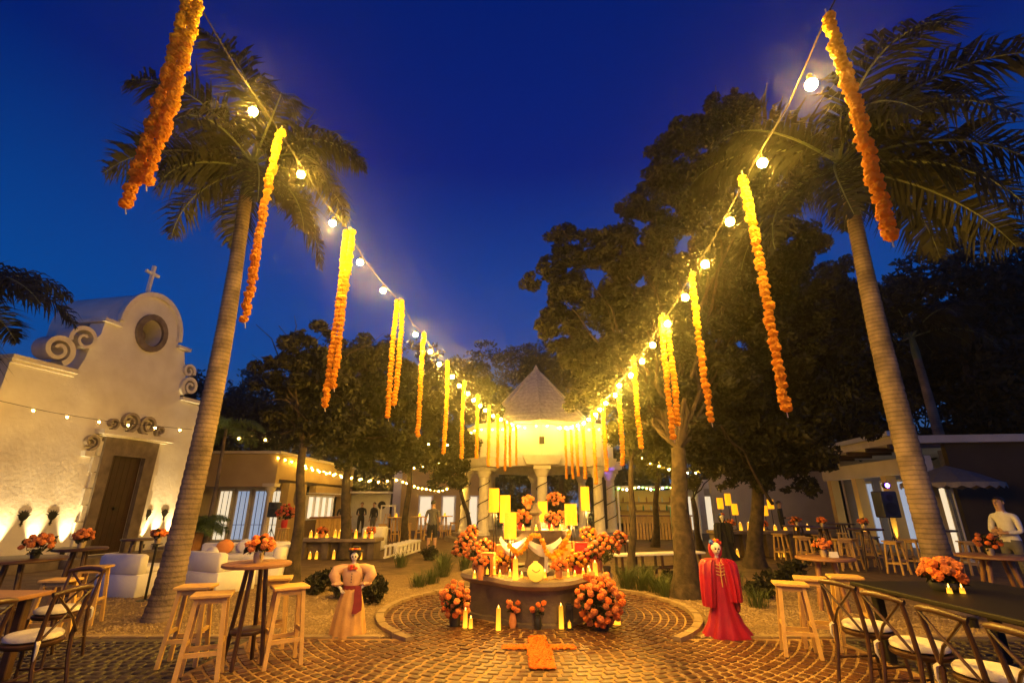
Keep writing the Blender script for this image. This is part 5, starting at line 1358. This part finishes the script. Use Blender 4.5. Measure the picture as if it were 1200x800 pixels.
# terrace tables and stools in the shade, right
for i, (u, v, y) in enumerate(((935, 618, 15.5), (965, 622, 14.5), (985, 612, 17), (1015, 628, 13.6), (1100, 632, 13.0))):
    c = D(u, v, y)
    tall_table((c.x, y, 0), ['dark tall table under the spreading tree branches', 'dark tall table between tree and terrace pillars', 'dark tall table by the terrace glass doors', 'dark tall table before the lit terrace pillars', 'dark tall table before the unlit garden wall'][i], .42, 1.02, m_darkwood)
    for k in range(3):
        a_ = k * 2.1 + i
        dup(stool0, (c.x + .62 * math.cos(a_), y + .62 * math.sin(a_), 0), a_, 'pale stool at the ' + ['dark table under the spreading branches', 'dark table between tree and terrace', 'dark table by the terrace glass', 'dark table before the lit pillars', 'dark table before the unlit wall'][i], 'stools at the dark terrace tables')
    if i != 2: centrepiece((c.x, y, 1.02), ['small coral flowers on the table under the spreading branches', 'small coral flowers on the table between tree and terrace', '', 'small coral flowers on the table before the lit pillars', 'small coral flowers on the table before the unlit wall'][i], .11, 10, ('coral', 'rust'))
# parasol
c = D(1112, 562, 15.5)
t = T('parasol', 'dark parasol with pale scalloped valance before the unlit garden wall', 'parasol', (c.x, 15.5, 0))
q = MB(); q.lathe([(1.25, c.z - .1), (.7, c.z + .18), (.05, c.z + .42)], n=12); q.build('canopy', m_grey, t)
q = MB()
for k in range(24):
    a0, a1 = 2 * PI * k / 24, 2 * PI * (k + 1) / 24; am = (a0 + a1) / 2
    q.add([(1.255 * math.cos(a0), 1.255 * math.sin(a0), c.z - .1), (1.255 * math.cos(a1), 1.255 * math.sin(a1), c.z - .1), (1.27 * math.cos(a1), 1.27 * math.sin(a1), c.z - .2), (1.28 * math.cos(am), 1.28 * math.sin(am), c.z - .28), (1.27 * math.cos(a0), 1.27 * math.sin(a0), c.z - .2)], [(0, 1, 2, 3, 4)])
q.build('valance', mat('faded_cloth', (.22, .19, .15), (.30, .26, .2), 9, .9), t)
q = MB(); q.tube([(0, 0, 0), (0, 0, c.z + .4)], .025, 8); q.lathe([(.28, 0), (.28, .05), (.04, .08)], n=12); q.build('pole', m_silver, t)
# speakers
def speaker(p, w_, h, d_, label, stand, purple=False):
    t = T('loudspeaker', label, 'speaker', p)
    zb = stand
    q = MB(); q.rbox((0, 0, zb + h / 2), (w_, d_, h), .02); q.build('cabinet', m_plastic, t)
    for z, r_ in ((zb + h * .33, w_ * .36), (zb + h * .75, w_ * .2)):
        q = MB(); q.lathe([(r_, 0), (r_, .012), (r_ * .8, .012), (r_ * .3, -.01), (.01, .0)], n=16); o = q.build('cone', m_metal, t, True); o.location = (0, -d_ / 2 - .002, z); o.rotation_euler = (PI / 2, 0, 0)
    q = MB(); q.tube([(0, 0, .6), (0, 0, zb)], .02, 6)
    for k in range(3): q.tube([(0, 0, .75), (.35 * math.cos(k * 2.09), .35 * math.sin(k * 2.09), 0)], .014, 5)
    q.build('tripod', m_metal, t)
    if purple:
        q = MB(); q.lathe([(.08, 0), (.10, .12), (.10, .14)], n=12); o = q.build('lamp_housing', m_plastic, t, True); o.location = (.0, -.1, zb + h + .16); o.rotation_euler = (PI / 2, 0, 0)
        q = MB(); q.blob((0, -.22, zb + h + .16), .085, 2, 0, (1, .4, 1)); q.build('purple_lens', mat('purple_lens', (.3, .1, .9), None, emit=(.30, .10, 1.0), estr=30), t, True)
c = D(1038, 590, 15.2); speaker((c.x, 15.2, 0), .5, .75, .4, 'black loudspeaker with a purple stage lamp by the terrace', 1.25, True)
c = D(321, 600, 19.6); speaker((c.x, 19.6, 0), .38, .55, .3, 'black loudspeaker on tripod beside the ochre porch column', 1.15)
c = D(697, 592, 27); speaker((c.x, 27.2, .36), .38, .6, .3, 'black loudspeaker on tripod inside the pavilion', 1.2)
# purple stage lamp washing the pavilion's right hand columns
def stage_lamp(p, aim, label, energy):
    t = T('stage_lamp', label, 'lamp', p)
    q = MB(); q.lathe([(.07, 0), (.08, .08), (.09, .2), (.085, .2), (.07, .1)], n=12); o = q.build('housing', m_plastic, t, True); o.rotation_euler = Vector(aim).to_track_quat('Z', 'Y').to_euler()
    q = MB(); q.lathe([(.066, .09), (.066, .10)], n=12); o2 = q.build('lens', mat('violet_lens', (.3, .1, .9), None, emit=(.30, .08, 1.0), estr=20), t); o2.rotation_euler = o.rotation_euler
    L = bpy.data.lights.new('lamp', 'SPOT'); L.energy = energy; L.color = (.28, .08, 1.0); L.spot_size = R(38); L.spot_blend = .6; L.shadow_soft_size = .05
    o = bpy.data.objects.new('lamp', L); COL.objects.link(o); o.parent = t; o.location = Vector(aim).normalized() * .22; o.rotation_euler = Vector(aim).to_track_quat('-Z', 'Y').to_euler()
stage_lamp((6.2, 22.6, .02), (-.42, .18, .55), 'violet stage lamp on the ground aimed at the pavilion', 1300)
# frame easel and white cube by the back tables
c = G(452, 634); t = T('frame_easel', 'empty white frame on an easel behind the slatted bench', 'easel', (c.x, c.y, 0))
q = MB()
for x in (-.32, .32): q.box((x, 0, 1.05), (.06, .04, 1.0))
for z in (.55, 1.55): q.box((0, 0, z), (.70, .04, .06))
q.build('frame', m_whitepaint, t)
q = MB()
for x, y in ((-.3, -.1), (.3, -.1), (0, .5)): q.tube([(x, y, 0), (x * .3, 0, 1.2)], .018, 5)
q.build('legs', m_wood, t)
c = G(446, 642); t = T('white_pouf', 'white square pouf beside the easel', 'pouf', (c.x - .1, c.y - .6, 0)); q = MB(); q.rbox((0, 0, .4), (.8, .8, .8), .05); q.build('body', m_white, t, True)
# bar tables, back left
for i, (u, v) in enumerate(((462, 634), (490, 632), (520, 630))):
    c = G(u, v); tall_table((c.x, c.y, 0), ['pale back table beside the frame easel', 'back table near the standing man', 'back table near the pavilion steps'][i], .42, 1.05, m_wood, m_wood)
    for k in range(2): dup(stool0, (c.x - .5 + k * 1.0, c.y - .35, 0), .3 * k, ['stool at the back table by the frame easel', 'stool at the back table near the standing man', 'stool at the back table near the pavilion steps'][i], 'stools at the back tables')
    candle((c.x, c.y, 1.05), .06, .14, ['candle on the back table by the frame easel', 'candle on the back table near the standing man', 'candle on the back table near the pavilion steps'][i])
stool(-8.6, 19.3, R(0), 'pale stool under the red flowers at the porch column'); arrangement('tall red and rust flowers on the stool at the porch column', (-8.6, 19.3, .765), m_redpot, .12, .3, .32, 40, .06, ['red', 'rust'], .1)

# ------------------------------------------------------------------ plants
def grass(p, n, h, spread, label, w_=.0055, name='grass_tuft'):
    t = T(name, label, 'plant', p)
    b_ = MB()
    for _ in range(n):
        a = random.random() * 2 * PI; r0 = random.random() * spread * .4; hh = h * random.uniform(.55, 1.1); ln = random.uniform(.2, 1.0) * hh
        c0 = Vector((r0 * math.cos(a), r0 * math.sin(a), 0)); d = Vector((math.cos(a + random.uniform(-.5, .5)), math.sin(a + random.uniform(-.5, .5)), 0)); s = Vector((-d.y, d.x, 0)) * w_
        m1 = c0 + d * ln * .3 + Vector((0, 0, hh * .6)); e = c0 + d * ln + Vector((0, 0, hh * random.uniform(.8, 1.0)))
        b_.add([tuple(c0 - s), tuple(c0 + s), tuple(m1 + s * .8), tuple(m1 - s * .8), tuple(e)], [(0, 1, 2, 3), (3, 2, 4)])
    b_.build('blades', m_grass, t)
def shrub(p, r_, n, label, leaf=None, sz=.05):
    t = T('shrub', label, 'shrub', p)
    lb = MB()
    for k in range(7): limb(lb, (0, 0, 0), (random.uniform(-.7, .7) * r_, random.uniform(-.7, .7) * r_, r_ * random.uniform(.6, 1.1)), .014, .005, 4, seg=3)
    lb.build('stems', m_bark, t)
    leaves('foliage', [(random.uniform(-.5, .5) * r_, random.uniform(-.5, .5) * r_, r_ * random.uniform(.35, .75)) for _ in range(5)], [r_ * .55] * 5, n, sz, leaf or m_leafB, t, .8, .2)
S_ = [(378, 692, .30, 'dark shrub under the twisting tree'), (362, 697, .22, 'low dark shrub beside the twisting tree trunk'), (398, 700, .32, 'dark shrub behind the cream dressed figure'), (436, 706, .34, 'leafy shrub at the shoulder of the cream dressed figure'), (430, 690, .25, 'small dark shrub further behind the cream figure'),
      (915, 690, .36, 'dark leafy shrub behind the pale stools'), (893, 700, .32, 'dark shrub beside the red figure'), (935, 676, .35, 'dark shrub before the round reddish table'), (788, 690, .28, 'dark shrub at the foot of the big dark tree'), (500, 655, .35, 'rounded shrub behind the standing man'), (410, 712, .2, 'small shrub at the skirt of the cream figure')]
for u, v, r_, lb in S_:
    p = G(u, v, .01); shrub(p, r_, 900, lb)
for u, v, n, h, lb in ((735, 690, 140, .55, 'tall grass tuft beside the large coral bouquet'), (752, 692, 120, .45, 'grass tuft before the slim straight tree'), (770, 694, 120, .42, 'grass tuft between the slim tree and the big tree'), (758, 684, 110, .5, 'grass tuft behind the slim straight tree'), (780, 700, 110, .4, 'grass tuft at the ring kerb by the big tree'), (518, 676, 140, .55, 'airy grass tuft behind the lower coral bouquet'), (505, 684, 110, .4, 'grass tuft on the gravel by the ring kerb'), (490, 688, 100, .35, 'short grass tuft on the gravel bed'),
                        (470, 664, 120, .45, 'grass tuft before the slatted bench'), (520, 664, 120, .5, 'grass tuft beside the standing man'), (860, 690, 120, .45, 'grass tuft behind the red figure'), (545, 668, 120, .5, 'grass tuft behind the flower mass'), (888, 712, 90, .35, 'grass tuft at the side of the red gown')):
    grass(G(u, v, .0), int(n * 1.3), h, .42, lb)
FB = []
for f_ in FR[:3]:
    f2 = f_.copy(); f2.materials[0] = mat('bright_frond', (.10, .17, .03), (.17, .24, .05), 3, .6, transl=.3); FB.append(f2)
# planters
c = G(243, 642); t = T('potted_palm', 'small green palm in a square terracotta pot by the ochre porch', 'plant', (c.x - .2, c.y - .8, 0))
q = MB(); q.box((0, 0, .3), (.62, .62, .6), None, 1.12); q.build('pot', m_terra, t)
for k in range(14): o = link('frond', FB[k % 2], t, (0, 0, .6)); o.rotation_euler = (random.uniform(-.2, .2), 0, k * 2.4); o.scale = (.5, .5, .5)
c = D(255, 500, 19); t = T('potted_palm', 'bright palm fronds hanging beside the chapel corner', 'plant', (c.x, 19.6, 0))
q = MB(); q.tube([(0, 0, 0), (.05, 0, c.z * .5), (0, 0, c.z)], [.09, .07, .06], 8); q.build('trunk', m_trunk, t)
for k in range(12): o = link('frond', FB[1 + k % 2], t, (0, 0, c.z)); o.rotation_euler = (random.uniform(-.2, .2), 0, k * 2.4); o.scale = (.55, .55, .55)
p = onrim(713, 672); t = T('potted_plant', 'small leafy plant in a black pot on the rim end', 'plant', (p.x, p.y + .1, RIM)); q = MB(); q.lathe([(.05, 0), (.065, .1), (.06, .1), (.05, .08)], n=12); q.build('pot', m_pot, t, True); leaves('foliage', [(0, 0, .2), (.03, 0, .26)], [.09, .07], 120, .035, m_leafA, t, shell=.1)

# ------------------------------------------------------------------ people
def person(loc, rz, H_, label, top, bottom, skinlow, pose, shoes=None, short_sleeve=True, shorts=False, hairm=None):
    """one continuous skinned body, materials by region; faces -y"""
    k = H_ / 1.75
    J = {'pel': (0, 0, .95), 'sp': (0, .01, 1.12), 'ch': (0, .01, 1.32), 'nk': (0, .0, 1.48), 'hd0': (0, -.01, 1.56), 'hd1': (0, -.015, 1.64), 'hd2': (0, -.005, 1.71)}
    rad = {'pel': (.15, .11), 'sp': (.14, .10), 'ch': (.165, .115), 'nk': (.055, .058), 'hd0': (.066, .080), 'hd1': (.078, .098), 'hd2': (.055, .07)}
    E_ = [('pel', 'sp'), ('sp', 'ch'), ('ch', 'nk'), ('nk', 'hd0'), ('hd0', 'hd1'), ('hd1', 'hd2')]
    for s, n in ((-1, 'l'), (1, 'r')):
        J.update({n + 'hip': (s * .10, 0, .88), n + 'kn': (s * .11, -.02, .49), n + 'an': (s * .12, .03, .09), n + 'to': (s * .14, -.13, .035), n + 'sh': (s * .19, .01, 1.40)})
        el, wr, hn = pose[n]
        J.update({n + 'el': el, n + 'wr': wr, n + 'hn': hn})
        rad.update({n + 'hip': (.095, .10), n + 'kn': (.06, .065), n + 'an': (.042, .045), n + 'to': (.042, .03), n + 'sh': (.062, .062), n + 'el': (.045, .045), n + 'wr': (.028, .028), n + 'hn': (.036, .022)})
        E_ += [('pel', n + 'hip'), (n + 'hip', n + 'kn'), (n + 'kn', n + 'an'), (n + 'an', n + 'to'), ('ch', n + 'sh'), (n + 'sh', n + 'el'), (n + 'el', n + 'wr'), (n + 'wr', n + 'hn')]
    names = list(J); me = bpy.data.meshes.new('body'); me.from_pydata([tuple(x * k for x in J[n]) for n in names], [(names.index(a), names.index(b_)) for a, b_ in E_], [])
    o = bpy.data.objects.new('body', me); COL.objects.link(o)
    sk = o.modifiers.new('s', 'SKIN'); o.modifiers.new('d', 'SUBSURF').levels = 2; o.modifiers['d'].render_levels = 2
    for i, n in enumerate(names):
        me.skin_vertices[0].data[i].radius = (rad[n][0] * k, rad[n][1] * k); me.skin_vertices[0].data[i].use_root = (n == 'pel')
    dg = bpy.context.evaluated_depsgraph_get(); m2 = bpy.data.meshes.new_from_object(o.evaluated_get(dg)); bpy.data.objects.remove(o)
    m2.materials.clear()
    for m_ in (m_skin, top, bottom, shoes or m_black): m2.materials.append(m_)
    wl_, wr_ = Vector(J['lwr']) * k, Vector(J['rwr']) * k; el_, er_ = Vector(J['lel']) * k, Vector(J['rel']) * k
    for p in m2.polygons:
        c = p.center; z = c.z / k
        near_h = min((c - wl_).length, (c - wr_).length, (c - Vector(J['lhn']) * k).length, (c - Vector(J['rhn']) * k).length) < .075 * k
        near_e = min((c - el_).length, (c - er_).length) < .09 * k
        mid = abs(c.x) < .2 * k
        if near_h or (short_sleeve and near_e): p.material_index = 0
        elif z > 1.475 and abs(c.x) < .13 * k: p.material_index = 0
        elif z < .10: p.material_index = 3
        elif z < .96 and mid: p.material_index = 0 if (shorts and z < .55) else 2
        else: p.material_index = 1
        p.use_smooth = True
    t = T('person', label, 'person', loc, rz); bo = link('body', m2, t)
    S = lambda *r_: tuple(x * k for x in r_)
    # hair cap, face
    q = MB(); V, Fc = ICO[3]; vs = []
    for x, y, z in V:
        if y < -.3 and z < .45: y = -.25; x *= .85
        if z < -.35: z = -.35 - (z + .35) * .1
        vs.append(S(x * .088, .012 + y * .108, 1.655 + z * .095))
    q.add(vs, Fc); q.build('hair', hairm or m_hair, t, True)
    q = MB(); q.stack([[S(-.008, -.10, 1.66), S(.008, -.10, 1.66), S(.004, -.09, 1.67), S(-.004, -.09, 1.67)], [S(-.016, -.105, 1.615), S(.016, -.105, 1.615), S(.008, -.128, 1.622), S(-.008, -.128, 1.622)], [S(-.012, -.095, 1.605), S(.012, -.095, 1.605), S(.004, -.11, 1.608), S(-.004, -.11, 1.608)]]); q.build('nose', m_skin, bo, True)
    q = MB()
    for s in (-1, 1): q.blob(S(s * .030, -.100, 1.655), .011 * k, 2, 0, (1.3, .6, .7)); q.box(S(s * .030, -.104, 1.676), (.03 * k, .008 * k, .006 * k))
    q.box(S(0, -.096, 1.585), (.04 * k, .012 * k, .006 * k)); q.build('eyes_and_mouth', m_hair, bo)
    q = MB()
    for s in (-1, 1): q.blob(S(s * .082, .0, 1.635), .026 * k, 2, 0, (.4, .7, 1.1))
    q.build('ears', m_skin, bo, True)
    q = MB()
    for n, s in (('l', -1), ('r', 1)):
        h = Vector(J[n + 'hn']); wv = Vector(J[n + 'wr']); d = (h - wv).normalized(); sd = d.cross(Vector((0, 1, .3))).normalized()
        for j in range(4):
            b0 = h + sd * (j - 1.5) * .019; L = (.075, .085, .08, .062)[j]
            q.tube([S(*b0), S(*(b0 + d * L * .55)), S(*(b0 + d * L * .9 + Vector((0, -.02, -.005))))], [.010 * k, .009 * k, .007 * k], 6)
        b0 = wv.lerp(h, .4) + sd * .03; q.tube([S(*b0), S(*(b0 + sd * .03 + d * .03)), S(*(b0 + sd * .025 + d * .065))], [.011 * k, .010 * k, .008 * k], 6)
    q.build('fingers', m_skin, bo, True)
    return t
hang = {'l': ((-.25, .03, 1.12), (-.26, -.02, .88), (-.255, -.04, .80)), 'r': ((.25, .03, 1.12), (.26, -.02, .88), (.255, -.04, .80))}
fold = {'l': ((-.25, -.03, 1.12), (-.05, -.24, 1.14), (.04, -.25, 1.15)), 'r': ((.25, -.03, 1.12), (.08, -.22, 1.10), (-.02, -.25, 1.09))}
hold = {'l': ((-.24, .02, 1.13), (-.17, -.22, 1.10), (-.14, -.30, 1.12)), 'r': ((.24, .02, 1.13), (.17, -.22, 1.10), (.14, -.30, 1.12))}
person((9.55, 9.9, 0), R(-78), 1.78, 'guest in a white shirt with folded arms by the round table', m_shirtw, m_grey, None, fold, None, False)
p = G(505, 650); person((p.x, p.y, 0), R(170), 1.76, 'man in grey shirt and dark shorts standing on the gravel', m_grey, m_black, None, hang, None, True, True)
c = D(918, 620, 20); person((c.x, 20, 0), R(60), 1.75, 'waiter in black walking before the glowing white wall', m_black, m_black, None, hold, None, False)
c = D(422, 618, 27); person((c.x, 27, 0), R(20), 1.72, 'guest in dark clothes before the white canopy wall, by the house', m_black, m_black, None, hold, None, False)
c = D(434, 618, 27); person((c.x, 27.4, 0), R(-30), 1.72, 'guest in dark clothes before the white canopy wall, by the easel', m_black, m_grey, None, hang, None, False)
c = D(396, 612, 25); person((c.x, 25.5, 0), R(30), 1.70, 'server behind the wooden counter at the ochre house window', m_black, m_black, None, hold, None, False)
t = T('serving_counter', 'wooden serving counter before the ochre house window', 'counter', (c.x - .1, 24.3, 0), R(60)); q = MB(); q.box((0, 0, 1.02), (2.0, .6, .08)); q.build('counter_top', m_woodtop, t)
for k in range(12): q = MB(); q.box((-.92 + k * .167, -.2, .49), (.15, .05, .98)); q.build('board', m_wood, t)

# ------------------------------------------------------------------ further strings of bulbs
def pxstring(label, pts, n, sag=.0, dim=False):
    P = [D(u, v, y) for u, v, y in pts]
    L = [0]
    for a, b_ in zip(P, P[1:]): L.append(L[-1] + (b_ - a).length)
    def at(s):
        for i in range(len(P) - 1):
            if L[i] <= s <= L[i + 1]: return P[i].lerp(P[i + 1], (s - L[i]) / (L[i + 1] - L[i]))
        return P[-1]
    wire = [at(L[-1] * i / 30) - Vector((0, 0, sag * math.sin(PI * i / 30))) for i in range(31)]
    bl_ = [at(L[-1] * (i + .5) / n) - Vector((0, 0, sag * math.sin(PI * (i + .5) / n))) for i in range(n)]
    return string(label, wire, bl_, True, .007, dim)
pxstring('string of bulbs slung across the chapel front above the door', [(-25, 464, 11.2), (60, 483, 12.2), (130, 494, 13.2), (225, 503, 15)], 7, 0, True)
pxstring('string of bulbs from the palm through the trees over the ochre house', [(232, 508, 15.5), (300, 513, 16), (380, 516, 16.5), (460, 517, 17.5), (535, 520, 19)], 11, 0, True)
pxstring('string of bulbs along the ochre house eave', [(322, 534, 20.2), (345, 540, 21.8), (375, 550, 24), (410, 558, 27), (440, 562, 28)], 15)
pxstring('lower string of bulbs from the ochre house eave to the trees', [(355, 546, 21), (395, 556, 20), (440, 563, 19.5), (470, 560, 19)], 12)
pxstring('string of bulbs drooping before the yellow house', [(470, 562, 24), (490, 570, 24), (515, 574, 24), (545, 565, 24)], 16)
pxstring('upper string of bulbs between the trees and the pavilion', [(470, 548, 20), (500, 545, 21), (530, 535, 22), (546, 512, 22.5)], 9)
pxstring('string of bulbs from the pavilion to the big tree', [(716, 500, 22.5), (735, 525, 20), (760, 540, 18), (790, 550, 16)], 9)
pxstring('string of bulbs between the big tree and the dark spreading tree', [(800, 552, 18), (830, 552, 18), (870, 550, 18), (890, 546, 18)], 9)
# ring of bulbs fixed round the pavilion
pv = []
for k in range(8):
    a0, a1 = GA[k], GA[(k + 1) % 8]
    if k in (3, 4): continue
    for j in range(6):
        f = (j + .5) / 6
        pv.append(Vector((GX + 4.05 * (math.cos(a0) * (1 - f) + math.cos(a1) * f), GY + 4.05 * (math.sin(a0) * (1 - f) + math.sin(a1) * f), 4.86 - .08 * math.sin(PI * f))))
string('ring of bulbs fixed under the pavilion cornice', [Vector((GX + 4.05 * math.cos(a), GY + 4.05 * math.sin(a), 4.88)) for a in GA + [GA[0]]], pv, True, .007)
for a in (GA[0], GA[1], GA[7], GA[2], GA[6]):  # unseen spotlights added to brighten the pavilion columns
    uplight((GX + 4.02 * math.cos(a), GY + 4.02 * math.sin(a), .195), (-math.cos(a) * .08, -math.sin(a) * .08, 1), GUP, 'unseen added spotlight at the foot of a pavilion column', 'added spotlights of the pavilion columns', (1, .62, .12), 55)

# ------------------------------------------------------------------ evening haze, added to stand in for lens bloom round the bulbs
hz = MB(); hz.box((0, 20, 9.0), (90, 70, 20.5))
hm = bpy.data.materials.new('bloom_haze'); hm.use_nodes = True
hn, hl = hm.node_tree.nodes, hm.node_tree.links
hn.remove(hn['Principled BSDF'])
pv_ = hn.new('ShaderNodeVolumePrincipled'); pv_.inputs['Color'].default_value = (.85, .86, .9, 1); pv_.inputs['Density'].default_value = .0028; pv_.inputs['Anisotropy'].default_value = .955
hl.new(pv_.outputs[0], hn['Material Output'].inputs['Volume'])
ho = hz.build('haze', hm); tag(ho, 'thin warm evening haze added to give the bulbs a lens bloom', 'haze', kind='stuff')
